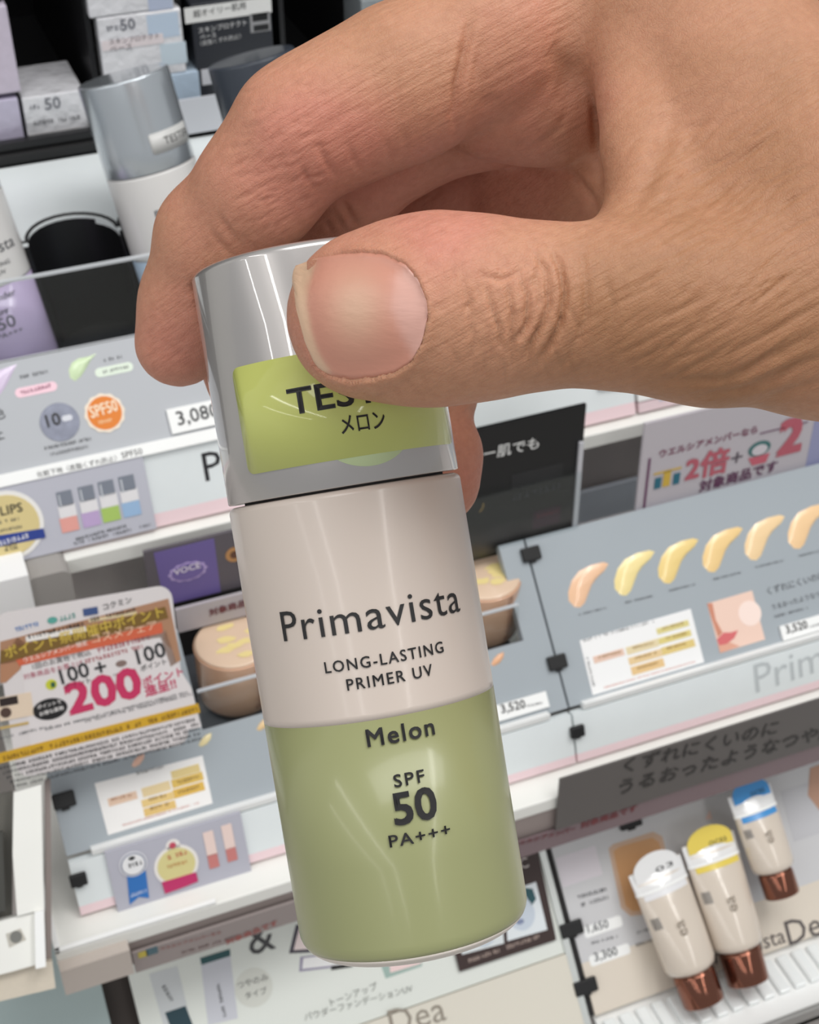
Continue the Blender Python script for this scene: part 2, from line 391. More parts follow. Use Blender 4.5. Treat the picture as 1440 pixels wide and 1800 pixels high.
# folds at the root of the thumb
for pts, dp, w in (([(1150, 672), (1275, 668), (1372, 622), (1450, 575)], .5, 9), ([(1215, 698), (1323, 682), (1450, 622)], .5, 9), ([(1330, 708), (1450, 668)], .4, 8),
                   ([(1250, 640), (1350, 590), (1450, 530)], .25, 9), ([(1095, 388), (1135, 325), (1165, 262), (1180, 190)], .8, 20), ([(1095, 385), (1177, 348), (1275, 295), (1380, 232)], .35, 9),
                   ([(1110, 392), (1200, 372), (1300, 330), (1400, 270)], .3, 9), ([(1130, 350), (1200, 318), (1290, 255)], .22, 8), ([(1150, 320), (1200, 270), (1250, 190)], .2, 8)):
    crease(pts, dp, w, (0, 182))
for i in range(90):                                            # fine slanting skin lines over the back of the thumb root
    x0 = rng.uniform(1060, 1400); y0 = rng.uniform(230, 690); L = rng.uniform(50, 170); a = math.radians(rng.uniform(-45, -22))
    crease([(x0, y0), (x0+L*.5*math.cos(a), y0+L*.5*math.sin(a)+rng.uniform(-6, 6)), (x0+L*math.cos(a), y0+L*math.sin(a))], rng.uniform(.1, .26), rng.uniform(3.5, 5.5), (0, 180))
IDX = (165, 196)
for pts, dp, w in (([(830, 25), (817, 90), (806, 150), (801, 200), (802, 250)], 1.1, 9), ([(846, 70), (838, 110), (836, 150)], .3, 8),
                   ([(600, 322), (578, 290), (560, 256)], .5, 7), ([(575, 350), (548, 322), (528, 290)], .4, 6), ([(640, 312), (622, 280), (612, 250)], .3, 7), ([(690, 295), (684, 262), (680, 240)], .25, 6), ([(720, 285), (714, 250), (708, 225)], .2, 6),
                   ([(436, 446), (402, 404), (382, 376)], .5, 7), ([(470, 462), (440, 430), (420, 405)], .3, 6), ([(418, 458), (385, 425), (366, 398)], .3, 6), ([(560, 240), (600, 205), (640, 190)], .12, 12)):
    crease(pts, dp, w, IDX)
for i in range(70):
    x0 = rng.uniform(400, 560); y0 = rng.uniform(150, 420); L = rng.uniform(15, 55); a = math.radians(rng.uniform(-45, -15))
    crease([(x0, y0), (x0+L*math.cos(a), y0+L*math.sin(a))], rng.uniform(.08, .2), 4, IDX)
for pts, dp, w in (([(1040, 60), (1046, 150), (1049, 243), (1056, 330)], 1.2, 9), ([(964, 277), (1010, 310), (1041, 350), (1051, 389)], .8, 9), ([(890, 250), (940, 262), (985, 225), (1000, 180)], .3, 8), ([(870, 60), (850, 160), (880, 220)], .3, 16), ([(960, 70), (990, 120), (1000, 200)], .5, 20),
                   ([(630, 402), (612, 372), (600, 350)], .6, 7), ([(585, 412), (570, 385)], .3, 6), ([(608, 408), (590, 378)], .3, 6)):
    crease(pts, dp, w, (176, 240))
# nail bed: sink the skin under the nail, swell the fold around it
NAIL = [(517, 468), (559, 453), (600, 447), (636, 444), (674, 447), (712, 464), (735, 491), (750, 529), (752, 564), (742, 602), (723, 636), (693, 655), (655, 663), (616, 667), (578, 659), (555, 644), (536, 602), (521, 545), (514, 506)]
def inside(poly, x, y):
    r = np.zeros(len(x), bool); n = len(poly)
    for i in range(n):
        (x0, y0), (x1, y1) = poly[i], poly[(i+1) % n]
        if y0 != y1: r ^= ((y0 > y) != (y1 > y)) & (x < (x1-x0)*(y-y0)/(y1-y0)+x0)
    return r
nd = polydist(NAIL+[NAIL[0]]); nin = inside(NAIL, PX, PY) & (dmax_layer < 168) & (hn[:, 2] < 0)
fr = (dmax_layer < 168) & (hn[:, 2] < 0)
disp += np.where(nin, -.42*np.clip(nd/14, 0, 1), 0)
back = np.clip((PX-560)/60, 0, 1)
disp += np.where(fr & ~nin, .42*np.exp(-(nd/22)**2)*back, 0)
low = np.clip((PY-600)/40, 0, 1)*np.clip((720-PX)/60, 0, 1); disp += np.where(fr & ~nin, .2*low*np.exp(-(nd/25)**2), 0)
hv = hv+hn*disp[:, None]
hv = laplace(hv, hq, 1, .25)
_q = hv-_jc; _t = _q@_ax; _rv = _q-_t[:, None]*_ax; _r = np.linalg.norm(_rv, axis=1)
_in = (_r < 14.72) & (_t < CAP_H-.3) & (_t > -BODY_H)
hv[_in] += (_rv/np.maximum(_r, 1e-6)[:, None]*(14.72-_r)[:, None])[_in]
_in = (_r < 14.4) & (_t >= CAP_H-.3) & (_t < CAP_H+.08); hv[_in] += ((CAP_H+.08-_t)[:, None]*_ax)[_in]
# skin tint: pinker on the finger pads and joints, browner on the sun-tanned back of the thumb and hand
pink = .5+.0*PX
def blob(x, y, r, a, dr=(0, 400)):
    global pink
    pink = pink+a*np.exp(-((PX-x)**2+(PY-y)**2)/(r*r))*((dmax_layer > dr[0]) & (dmax_layer < dr[1]))
for b in ((330, 620, 110, .5), (470, 330, 150, .35), (540, 240, 90, .25), (620, 250, 120, .2), (930, 180, 140, .2), (880, 340, 160, .35), (700, 330, 140, .3), (560, 600, 90, .35, NEAR), (820, 850, 120, .4), (940, 520, 60, .12, NEAR), (770, 420, 60, .25, NEAR),
          (1150, 560, 220, -.35, NEAR), (1350, 560, 220, -.4), (1330, 220, 220, -.25), (800, 580, 130, -.12, NEAR), (1000, 520, 120, -.2, NEAR), (700, 110, 120, -.15)):
    blob(*b)
pink = np.clip(pink, 0, 1)
me = bpy.data.meshes.new('hand'); 
loc = np.stack([hv[:, 0], hv[:, 1], -hv[:, 2]], 1)*MM
HC = np.array([25*MM, 30*MM, -180*MM]); loc = loc-HC
me.vertices.add(len(loc)); me.vertices.foreach_set('co', loc.ravel())
me.loops.add(len(hq)*4); me.loops.foreach_set('vertex_index', hq[:, :].ravel().astype(np.int32))
me.polygons.add(len(hq)); me.polygons.foreach_set('loop_start', np.arange(0, len(hq)*4, 4, dtype=np.int32)); me.polygons.foreach_set('loop_total', np.full(len(hq), 4, np.int32))
me.polygons.foreach_set('use_smooth', np.ones(len(hq), bool)); me.update(); me.validate()
at_ = me.attributes.new('pink', 'FLOAT', 'POINT'); at_.data.foreach_set('value', pink.astype(np.float32))

def skin_material():
    m = bpy.data.materials.new('skin'); m.use_nodes = True; nt = m.node_tree; N = nt.nodes; Lk = nt.links; b = N['Principled BSDF']
    tc = N.new('ShaderNodeTexCoord'); at = N.new('ShaderNodeAttribute'); at.attribute_name = 'pink'
    def noise(scale, detail=3, rough=.55, vec=None):
        n = N.new('ShaderNodeTexNoise'); n.inputs['Scale'].default_value = scale; n.inputs['Detail'].default_value = detail; n.inputs['Roughness'].default_value = rough
        Lk.new(vec or tc.outputs['Object'], n.inputs['Vector']); return n
    r = N.new('ShaderNodeValToRGB'); r.color_ramp.elements[0].position = .0; r.color_ramp.elements[1].position = 1
    r.color_ramp.elements[0].color = (*srgb(167, 121, 88), 1); r.color_ramp.elements[1].color = (*srgb(202, 137, 117), 1)
    e = r.color_ramp.elements.new(.5); e.color = (*srgb(195, 143, 114), 1)
    n1 = noise(90, 4); mth = N.new('ShaderNodeMath'); mth.operation = 'MULTIPLY_ADD'; mth.inputs[1].default_value = .7; mth.inputs[2].default_value = -.35
    Lk.new(n1.outputs['Fac'], mth.inputs[0]); ad = N.new('ShaderNodeMath'); ad.operation = 'ADD'; Lk.new(mth.outputs[0], ad.inputs[0]); Lk.new(at.outputs['Fac'], ad.inputs[1])
    Lk.new(ad.outputs[0], r.inputs['Fac'])
    n2 = noise(900, 3); mx = N.new('ShaderNodeMix'); mx.data_type = 'RGBA'; mx.blend_type = 'MULTIPLY'; mx.inputs[0].default_value = .35
    r2 = N.new('ShaderNodeValToRGB'); r2.color_ramp.elements[0].position = .3; r2.color_ramp.elements[0].color = (.72, .62, .58, 1); r2.color_ramp.elements[1].position = .65; r2.color_ramp.elements[1].color = (1, 1, 1, 1)
    Lk.new(n2.outputs['Fac'], r2.inputs['Fac']); Lk.new(r.outputs['Color'], mx.inputs[6]); Lk.new(r2.outputs['Color'], mx.inputs[7]); Lk.new(mx.outputs[2], b.inputs['Base Color'])
    b.inputs['Roughness'].default_value = .52; b.inputs['Specular IOR Level'].default_value = .35
    b.inputs['Subsurface Weight'].default_value = .22; b.inputs['Subsurface Radius'].default_value = (1, .38, .2); b.inputs['Subsurface Scale'].default_value = .0016
    # fine relief: cell-like skin grain plus stretched diagonal lines
    vo = N.new('ShaderNodeTexVoronoi'); vo.feature = 'DISTANCE_TO_EDGE'; vo.inputs['Scale'].default_value = 2100; 
    nd_ = noise(300, 2); vm = N.new('ShaderNodeVectorMath'); vm.operation = 'MULTIPLY_ADD'; vm.inputs[1].default_value = (.002,)*3
    Lk.new(nd_.outputs['Color'], vm.inputs[0]); Lk.new(tc.outputs['Object'], vm.inputs[2]); Lk.new(vm.outputs[0], vo.inputs['Vector'])
    mp = N.new('ShaderNodeMapping'); mp.vector_type = 'TEXTURE'; mp.inputs['Rotation'].default_value = (0, 0, math.radians(30)); mp.inputs['Scale'].default_value = (7, .7, 2)
    Lk.new(tc.outputs['Object'], mp.inputs['Vector']); ln = noise(900, 2, .6, mp.outputs['Vector'])
    s1 = N.new('ShaderNodeMath'); s1.operation = 'MINIMUM'; s1.inputs[1].default_value = .16; Lk.new(vo.outputs['Distance'], s1.inputs[0])
    b1 = N.new('ShaderNodeBump'); b1.inputs['Strength'].default_value = .35; b1.inputs['Distance'].default_value = .0004; Lk.new(s1.outputs[0], b1.inputs['Height'])
    b2 = N.new('ShaderNodeBump'); b2.inputs['Strength'].default_value = .5; b2.inputs['Distance'].default_value = .00045; Lk.new(ln.outputs['Fac'], b2.inputs['Height']); Lk.new(b1.outputs['Normal'], b2.inputs['Normal'])
    Lk.new(b2.outputs['Normal'], b.inputs['Normal'])
    return m
hand = link('hand', me, skin_material())
HMAT = Matrix.Translation(Vector(CAM)) @ CAMROT.to_4x4() @ Matrix.Translation(Vector(HC))
hand.matrix_world = HMAT
tag(hand, 'bare right hand pinching the melon green bottle by its silver cap', 'hand')
# thumbnail: a curved plate lying in its bed
from mathutils.bvhtree import BVHTree
_front_q = [tuple(q) for q in hq[(hv[hq[:, 0], 2] < 172) & (PX[hq[:, 0]] < 800)]]
bvh = BVHTree.FromPolygons([tuple(v) for v in hv], _front_q)
def skin_at(px, py):
    d = Vector(((px-720)/F, -(py-900)/F, 1)).normalized(); h = bvh.ray_cast(Vector((0, 0, 0)), d); return h[0]
def nail():
    nu, nv = 30, 28; P = np.array(NAIL, float)
    top = [(514, 486), (517, 468), (559, 453), (600, 447), (636, 444), (674, 447), (712, 464), (735, 491), (750, 529), (752, 550)]
    bot = [(514, 506), (521, 545), (536, 602), (555, 644), (578, 659), (616, 667), (655, 663), (693, 655), (723, 636), (742, 602), (752, 556)]
    def resample(p, n):
        p = np.array(p, float); s = np.r_[0, np.cumsum(np.linalg.norm(np.diff(p, axis=0), axis=1))]; u = np.linspace(0, s[-1], n)
        return np.stack([np.interp(u, s, p[:, 0]), np.interp(u, s, p[:, 1])], 1)
    T = resample(top, nu+1); B = resample(bot, nu+1); V = []; col = []
    for i in range(nu+1):
        ends = []
        for e in (T[i], B[i]):
            h = skin_at(*e); ends.append(h if h is not None else None)
        for j in range(nv+1):
            t = j/nv; q = T[i]*(1-t)+B[i]*t
            h = skin_at(*q)
            if h is None: h = Vector(cpt(q[0], q[1], 160))
            lift = .42*math.sin(math.pi*t)**.5 if 0 < t < 1 else 0
            lift = min(lift, .42)*min(1, (nu-i)/4)+.05
            V.append((h[0], h[1], h[2]-lift))
            free = np.interp(q[1], [468, 506, 537, 583, 621, 652], [553, 541, 540, 548, 560, 580])
            lun = np.interp(q[1], [470, 487, 545, 590, 640], [715, 694, 688, 706, 735])
            f = 1/(1+math.exp((q[0]-free)/2.2)); l = 1/(1+math.exp(-(q[0]-lun)/4)); mid = math.exp(-((q[0]-625)/45)**2-((q[1]-545)/60)**2)
            c = np.array(srgb(204, 142, 122))*(1-mid)+np.array(srgb(214, 172, 146))*mid
            c = c*(1-l)+np.array(srgb(216, 166, 152))*l; c = c*(1-f)+np.array(srgb(220, 184, 154))*f
            col.append((*c, 1))
    V = np.array(V)
    G = V[:, 2].reshape(nu+1, nv+1)
    for _ in range(6):
        G[1:-1, 1:-1] = .5*G[1:-1, 1:-1]+.125*(G[:-2, 1:-1]+G[2:, 1:-1]+G[1:-1, :-2]+G[1:-1, 2:])
    V[:, 2] = G.ravel()
    n0 = len(V); W = V.copy(); W[:, 2] += .45; V = np.concatenate([V, W]); col += col
    Fc = []
    w = nv+1
    for i in range(nu):
        for j in range(nv):
            a = i*w+j; Fc.append((a, a+1, a+w+1, a+w)); Fc.append((n0+a, n0+a+w, n0+a+w+1, n0+a+1))
    for i in range(nu):
        for j, s in ((0, 1), (nv, -1)):
            a = i*w+j; q = (a, a+w, n0+a+w, n0+a); Fc.append(q if s > 0 else q[::-1])
    for j in range(nv):
        Fc.append((j, n0+j, n0+j+1, j+1)); a = nu*w+j; Fc.append((a, a+1, n0+a+1, n0+a))
    L = np.stack([V[:, 0], V[:, 1], -V[:, 2]], 1)*MM-HC
    me = mesh('thumbnail', L, Fc, True)
    ca = me.color_attributes.new('nail_tone', 'FLOAT_COLOR', 'POINT'); ca.data.foreach_set('color', np.array(col, np.float32).ravel())
    m = bpy.data.materials.new('nail_plate'); m.use_nodes = True; nt = m.node_tree; b = nt.nodes['Principled BSDF']
    a = nt.nodes.new('ShaderNodeAttribute'); a.attribute_name = 'nail_tone'; nt.links.new(a.outputs['Color'], b.inputs['Base Color'])
    b.inputs['Roughness'].default_value = .36; b.inputs['Coat Weight'].default_value = .15; b.inputs['Coat Roughness'].default_value = .3
    tc = nt.nodes.new('ShaderNodeTexCoord'); mp = nt.nodes.new('ShaderNodeMapping'); mp.vector_type = 'TEXTURE'; mp.inputs['Scale'].default_value = (12, 1, 1)
    no = nt.nodes.new('ShaderNodeTexNoise'); no.inputs['Scale'].default_value = 1400; nt.links.new(tc.outputs['Object'], mp.inputs[0]); nt.links.new(mp.outputs[0], no.inputs['Vector'])
    bp = nt.nodes.new('ShaderNodeBump'); bp.inputs['Strength'].default_value = .25; bp.inputs['Distance'].default_value = .0002; nt.links.new(no.outputs['Fac'], bp.inputs['Height']); nt.links.new(bp.outputs[0], b.inputs['Normal'])
    o = link('thumbnail', me, m, hand); o['label'] = 'pink thumbnail with a pale free edge'
nail()
# ------------------------------------------------------------------ shelf frame helpers
WM = {}
class Face:
    """a flat face of the display, parallel to the shelf's x axis, leaning back by `lean` degrees from vertical"""
    def __init__(s, p, lean):
        a = math.radians(lean); s.p = np.array(p, float); s.eu = np.array([0, math.sin(a), math.cos(a)]); s.nrm = np.array([0, -math.cos(a), math.sin(a)])
    def q(s, px, py, h=0):
        P = hit(px, py, s.p+s.nrm*h, s.nrm); return P[0], float((P-s.p)@s.eu)
    def w(s, x, u, h=0): return np.array([x, 0, 0])+s.p*np.array([0, 1, 1])+s.eu*u+s.nrm*h
    def M(s, x, u, h=0):
        e = np.array([1., 0, 0]); R = Matrix([[e[i], s.eu[i], s.nrm[i]] for i in range(3)]).to_4x4()
        return Matrix.Translation(Vector(s.w(x, u, h))) @ R
BOXF = [(0, 1, 3, 2), (4, 6, 7, 5), (0, 4, 5, 1), (2, 3, 7, 6), (0, 2, 6, 4), (1, 5, 7, 3)]
def box_vf(x0, x1, y0, y1, z0, z1):
    return [(x, y, z) for x in (x0, x1) for y in (y0, y1) for z in (z0, z1)], BOXF
def fix_normals(me):
    bm = bmesh.new(); bm.from_mesh(me); bmesh.ops.recalc_face_normals(bm, faces=bm.faces); bm.to_mesh(me); bm.free()
def bevel_box(name, x0, x1, y0, y1, z0, z1, bev=0, seg=2):
    v, f = box_vf(min(x0, x1), max(x0, x1), min(y0, y1), max(y0, y1), z0, z1); me = mesh(name, v, f)
    bm = bmesh.new(); bm.from_mesh(me); bmesh.ops.recalc_face_normals(bm, faces=bm.faces)
    if bev: bmesh.ops.bevel(bm, geom=list(bm.edges), offset=bev, segments=seg, affect='EDGES', profile=.5)
    bm.to_mesh(me); bm.free(); return me
def prism(name, parent, m, yz, x0, x1, bev=0):
    """solid with the given side profile (world y, z), running along the shelf from x0 to x1"""
    n = len(yz); V = [(x0, y, z) for y, z in yz]+[(x1, y, z) for y, z in yz]
    Fc = [tuple(range(n)), tuple(range(2*n-1, n-1, -1))]+[(i, i+n, (i+1) % n+n, (i+1) % n) for i in range(n)]
    if parent is not None:
        inv = world_of(parent).inverted(); V = [tuple(inv @ Vector(v)) for v in V]
    me = mesh(name, V, Fc); bm = bmesh.new(); bm.from_mesh(me); bmesh.ops.recalc_face_normals(bm, faces=bm.faces)
    if bev: bmesh.ops.bevel(bm, geom=list(bm.edges), offset=bev, segments=2, affect='EDGES', profile=.5)
    bm.to_mesh(me); bm.free()
    return link(name, me, m, parent)
def flat_me(name, pts, z0, z1):
    n = len(pts); V = [(x, y, z0) for x, y in pts]+[(x, y, z1) for x, y in pts]
    Fc = [tuple(range(n))[::-1], tuple(range(n, 2*n))]+[(i, (i+1) % n, (i+1) % n+n, i+n) for i in range(n)]
    me = mesh(name, V, Fc); fix_normals(me); return me
def world_of(o): return WM[o.name] if o.name in WM else o.matrix_world.copy()

LAY = .00012
class Card:
    """a printed board or card lying on a face; pixel measurements are turned into its own flat coordinates"""
    def __init__(s, face, TL, TR, BL, h=0, thick=.001, rot=None):
        s.face = face; s.h = h; s.last = {}
        a, b, c = [np.array(face.q(*p, h)) for p in (TL, TR, BL)]
        s.rot = 0 if rot is None else (math.atan2(b[1]-a[1], b[0]-a[0]) if rot == 'auto' else math.radians(rot))
        s.cen = (b+c)/2; s.M = face.M(s.cen[0], s.cen[1], h) @ Matrix.Rotation(s.rot, 4, 'Z'); s.thick = thick
        la, lb, lc = [np.array(s.loc(*p)) for p in (TL, TR, BL)]
        s.W = abs(lb[0]-(la[0]+lc[0])/2); s.Hh = abs(lc[1]-(la[1]+lb[1])/2); s.root = None
    def loc(s, px, py):
        x, u = s.face.q(px, py, s.h); v = np.array([x, u])-s.cen; c, sn = math.cos(-s.rot), math.sin(-s.rot)
        return v[0]*c-v[1]*sn, v[0]*sn+v[1]*c
    def add(s, name, me, m, parent=None):
        if parent is None and s.root is not None:
            k = name.rsplit('_', 1)[0]
            if '_' in name and k in s.last: parent = s.last[k]
        parent = parent or s.root
        o = link(name, me, m, parent); WM[o.name] = s.M
        o.matrix_basis = (world_of(parent).inverted() @ s.M) if parent is not None else s.M
        s.last[name] = o if name not in ('chart_cell',) else s.last.get(name); return o
    def board(s, name, m, parent=None, r=0, W=None, H=None):
        W = W or s.W; H = H or s.Hh
        me = flat_me(name, round_rect(W, H, r), -s.thick, 0) if r else bevel_box(name, -W/2, W/2, -H/2, H/2, -s.thick, 0)
        s.root = s.add(name, me, m, parent); return s.root
    def rect(s, name, p0, p1, m, lay=1, parent=None, thick=None, r=0, grow=0):
        a, b = s.loc(*p0), s.loc(*p1); x0, x1 = sorted((a[0], b[0])); y0, y1 = sorted((a[1], b[1])); y0 -= grow*.46/F; y1 += grow*.46/F
        if r:
            pts = [(x+(x0+x1)/2, y+(y0+y1)/2) for x, y in round_rect(x1-x0, y1-y0, min(r, (x1-x0)*.49, (y1-y0)*.49), 4)]
            return s.add(name, flat_me(name, pts, LAY*(lay-1), LAY*lay), m, parent)
        me = bevel_box(name, x0, x1, y0, y1, LAY*(lay-1), thick or LAY*lay)
        return s.add(name, me, m, parent)
    def poly(s, name, pts, m, lay=1, parent=None): return s.add(name, flat_me(name, [s.loc(*p) for p in pts], LAY*(lay-1), LAY*lay), m, parent)
    def disc(s, name, c, rpx, m, lay=1, parent=None, n=32, wave=0, sx=1, sy=1):
        a = s.loc(*c); b = s.loc(c[0]+rpx, c[1]-.24*rpx); r = math.hypot(b[0]-a[0], b[1]-a[1])*.97
        pts = [(a[0]+sx*r*(1+wave*math.cos(12*t))*math.cos(t), a[1]+sy*r*(1+wave*math.cos(12*t))*math.sin(t)) for t in (2*math.pi*i/n for i in range(n))]
        return s.add(name, flat_me(name, pts, LAY*(lay-1), LAY*lay), m, parent)
    def text(s, name, t, pL, pR, m, lay=2, h=None, weight=0, parent=None, spacing=1.0):
        a, b = np.array(s.loc(*pL)), np.array(s.loc(*pR)); w = math.hypot(*(b-a)); ang = math.atan2(b[1]-a[1], b[0]-a[0])
        v, fs = text_data(t, 0, 'LEFT', spacing, 2); v = v.copy(); v[:, 0] -= v[:, 0].min(); k = w/v[:, 0].max(); ky = k if h is None else h/max(v[:, 1].max(), 1e-6)
        v[:, 0] *= k; v[:, 1] *= ky
        V, Fc = [], []
        offs = [(0, 0)] if not weight else [(0, 0), (weight*k, 0), (0, weight*k), (weight*k, weight*k)]
        c, sn = math.cos(ang), math.sin(ang)
        for i, (dx, dy) in enumerate(offs):
            n0 = len(V)
            V += [(a[0]+(x+dx)*c-(y+dy)*sn, a[1]+(x+dx)*sn+(y+dy)*c, LAY*lay+i*2e-6) for x, y, z in v]; Fc += [tuple(j+n0 for j in f) for f in fs]
        return s.add(name, mesh(name, V, Fc), m, parent)
    def dashes(s, name, pL, pR, hpx, m, lay=2, parent=None, fill=.72):
        """a line of print too small to read: little broken strokes"""
        a, b = np.array(s.loc(*pL)), np.array(s.loc(*pR)); h = hpx/F*.46; w = math.hypot(*(b-a)); d = (b-a)/w; nn = np.array([-d[1], d[0]])
        V, Fc = [], []; x = 0
        while x < w:
            g = h*random.uniform(.55, .95)
            if random.random() < .92:
                for k in range(2):
                    if random.random() < fill:
                        y0 = h*(.52*k)+h*random.uniform(0, .1); y1 = y0+h*random.uniform(.18, .34)
                        e = min(x+g*random.uniform(.5, .8), w); n0 = len(V)
                        V += [(*(a+d*x+nn*y0), LAY*lay), (*(a+d*e+nn*y0), LAY*lay), (*(a+d*e+nn*y1), LAY*lay), (*(a+d*x+nn*y1), LAY*lay)]; Fc.append((n0, n0+1, n0+2, n0+3))
                xm = x+g*random.uniform(.15, .5); n0 = len(V); ww = h*.16
                V += [(*(a+d*xm), LAY*lay), (*(a+d*(xm+ww)), LAY*lay), (*(a+d*(xm+ww)+nn*h*.9), LAY*lay), (*(a+d*xm+nn*h*.9), LAY*lay)]; Fc.append((n0, n0+1, n0+2, n0+3))
            x += g
        return s.add(name, mesh(name, V, Fc), m, parent)
def vplane(y): return Face((0, y, 0), 0)

m_white = mat('white_shelf_plastic', srgb(246, 247, 246), .35, var=.02, bscale=60)
m_cream = mat('cream_shelf_plastic', srgb(237, 237, 232), .4, var=.03, bscale=60)
m_silver = mat('brushed_silver_sheet', srgb(238, 244, 245), .36, metal=.08, var=.03, bscale=90)
m_panel = mat('grey_info_board', srgb(182, 185, 190), .42, var=.02, bscale=40)
m_panel2 = mat('blue_grey_info_board', srgb(162, 170, 176), .42, var=.02, bscale=40)
m_pink = mat('pale_pink_band', srgb(248, 222, 226), .42)
m_black = mat('black_tray_plastic', srgb(26, 26, 28), .38, var=.15, bscale=120)
m_clip = mat('black_clip_rubber', srgb(30, 30, 31), .55)
m_dark = mat('dark_shelf_gap', srgb(40, 38, 38), .7)
m_glass = bpy.data.materials.new('clear_acrylic'); m_glass.use_nodes = True
_nt = m_glass.node_tree; _tr = _nt.nodes.new('ShaderNodeBsdfTransparent'); _tr.inputs[0].default_value = (.96, .98, .98, 1); _gl = _nt.nodes.new('ShaderNodeBsdfGlossy'); _gl.inputs['Roughness'].default_value = .05
_fz = _nt.nodes.new('ShaderNodeLayerWeight'); _fz.inputs[0].default_value = .5; _pw = _nt.nodes.new('ShaderNodeMath'); _pw.operation = 'POWER'; _pw.inputs[1].default_value = 4
_sc = _nt.nodes.new('ShaderNodeMath'); _sc.operation = 'MULTIPLY_ADD'; _sc.inputs[1].default_value = .7; _sc.inputs[2].default_value = .03; _mx = _nt.nodes.new('ShaderNodeMixShader'); _nt.nodes.remove(_nt.nodes['Principled BSDF'])
_nt.links.new(_fz.outputs['Facing'], _pw.inputs[0]); _nt.links.new(_pw.outputs[0], _sc.inputs[0]); _nt.links.new(_sc.outputs[0], _mx.inputs[0]); _nt.links.new(_tr.outputs[0], _mx.inputs[1]); _nt.links.new(_gl.outputs[0], _mx.inputs[2]); _nt.links.new(_mx.outputs[0], _nt.nodes['Material Output'].inputs[0])
m_edge = mat('frosted_acrylic_edge', srgb(200, 204, 208), .25, coat=.5)
m_grey_ink = pm(90, 92, 96); m_inkp = pm(45, 45, 48); m_tag = pm(246, 247, 246, .4); m_shelf_grey = mat('warm_grey_shelf', srgb(206, 200, 197), .5, var=.03)
m_taupe = mat('taupe_shelf_edge', srgb(150, 138, 134), .5)

# ------------------------------------------------------------------ profile of the three tiers
fA = Face(at(200, 700, .46), LEAN)
A_t = hit(118, 611, fA.p, fA.nrm); A_b = hit(0, 838, fA.p, fA.nrm)
fA2 = Face(A_b+np.array([0, -.0025, -.0012]), 20)
A_s = hit(300, 921, fA2.p, fA2.nrm)
A_l = hit(300, 967, A_s+np.array([0, -.004, 0]), vplane(0).nrm)
fB = Face(at(1000, 1100, .5), LEAN)
B_t = hit(829, 972, fB.p, fB.nrm); B_b = hit(1027, 1236, fB.p, fB.nrm); uB_jar = fB.q(368, 1280)[1]
fB2 = Face(B_b+np.array([0, -.0025, -.0012]), 20)
B_s = hit(138, 1618, fB2.p, fB2.nrm)
B_f = hit(198, 1646, B_s, np.array([0, 0, 1.]))            # front edge of the tier's floor
B_l = hit(240, 1655, B_f, vplane(0).nrm)
fC = Face(at(1000, 1600, .535), LEAN)
C_t = hit(956, 1470, fC.p, fC.nrm); C_b = hit(1031, 1791, fC.p, fC.nrm)
def yz(p): return (float(p[1]), float(p[2]))
XL, XR = -.16, .52
def E3(x, p): return Matrix.Translation(Vector((x, p[1], p[2])))
def board_prism(name, parent, m, face, u0, u1, x0, x1, th=.0035, h=0):
    a, b = face.w(0, u0, h), face.w(0, u1, h); n = face.nrm*th
    return prism(name, parent, m, [yz(a), yz(b), yz(b-n), yz(a-n)], x0, x1)

# the building behind the gondola
flo = link('floor', bevel_box('floor', -3, 3, -3, 1.2, -.05, 0), mat('store_floor_tiles', srgb(206, 204, 198), .3, var=.04, bscale=3)); tag(flo, 'pale store floor under the cosmetics gondola', kind='structure')
wb = link('wall_back', bevel_box('wall_back', -3, 3, 1.1, 1.2, 0, 2.9), mat('store_wall', srgb(225, 225, 222), .7, var=.02, bscale=4)); tag(wb, 'pale store wall behind the gondola', kind='structure')
gon = thing('shelf_upright', 'black upright back of the cosmetics gondola behind the cartons', 'shelf', E3(.1, np.array([0, .68, 0])))
prism('back_panel', gon, m_black, [(.662, 0), (.70, 0), (.70, 1.75), (.662, 1.75)], XL-.3, XR+.5)
gon2 = thing('display_cabinet', 'warm grey cabinet below the stepped displays', 'cabinet', E3(.1, np.array([0, .5, 0])))
prism('base', gon2, m_shelf_grey, [(.14, 0), (.66, 0), (.66, .96), (.14, .96)], XL-.3, XR+.5)

# ------------------------------------------------------------------ tier A: the primer tester stand
ux = lambda face, px, py: face.q(px, py)[0]
xA_seam = ux(fA2, 1118, 700)
stA = thing('tester_stand', 'silver and grey primer tester stand with black wells and swatch panel', 'display stand', E3(.1, A_l))
board_prism('info_panel', stA, m_panel, fA, 0+float((A_b-fA.p)@fA.eu), float((A_t-fA.p)@fA.eu), XL, xA_seam)
uA_b = float((A_b-fA.p)@fA.eu); uA_t = float((A_t-fA.p)@fA.eu)
uA_l = fA.q(0, 858)[1]; board_prism('ledge', stA, m_white, fA, uA_l, uA_b+.0004, XL, xA_seam, h=.0012)
sA_top = fA.w(0, uA_l)+np.array([0, .0004, -.0004])
fA2 = Face(sA_top, 20); A_s = hit(300, 921, fA2.p, fA2.nrm); A_l = hit(300, 967, A_s+np.array([0, -.004, 0]), vplane(0).nrm)
uA2_b = float((A_s-fA2.p)@fA2.eu); uA2_pink = fA2.q(300, 897)[1]
board_prism('front_strip', stA, m_silver, fA2, uA2_pink, 0, XL, xA_seam)
board_prism('pink_strip', stA, m_pink, fA2, uA2_b, uA2_pink, XL, xA_seam)
shA = thing('upper_shelf', 'cream shelf board under the primer stand', 'shelf', E3(.1, A_l)); prism('shelf_board', shA, m_cream, [(A_l[1], A_s[2]-.0014), (A_l[1], A_l[2]), (.66, A_l[2]), (.66, A_s[2]-.0014)], XL, XR, .0004)
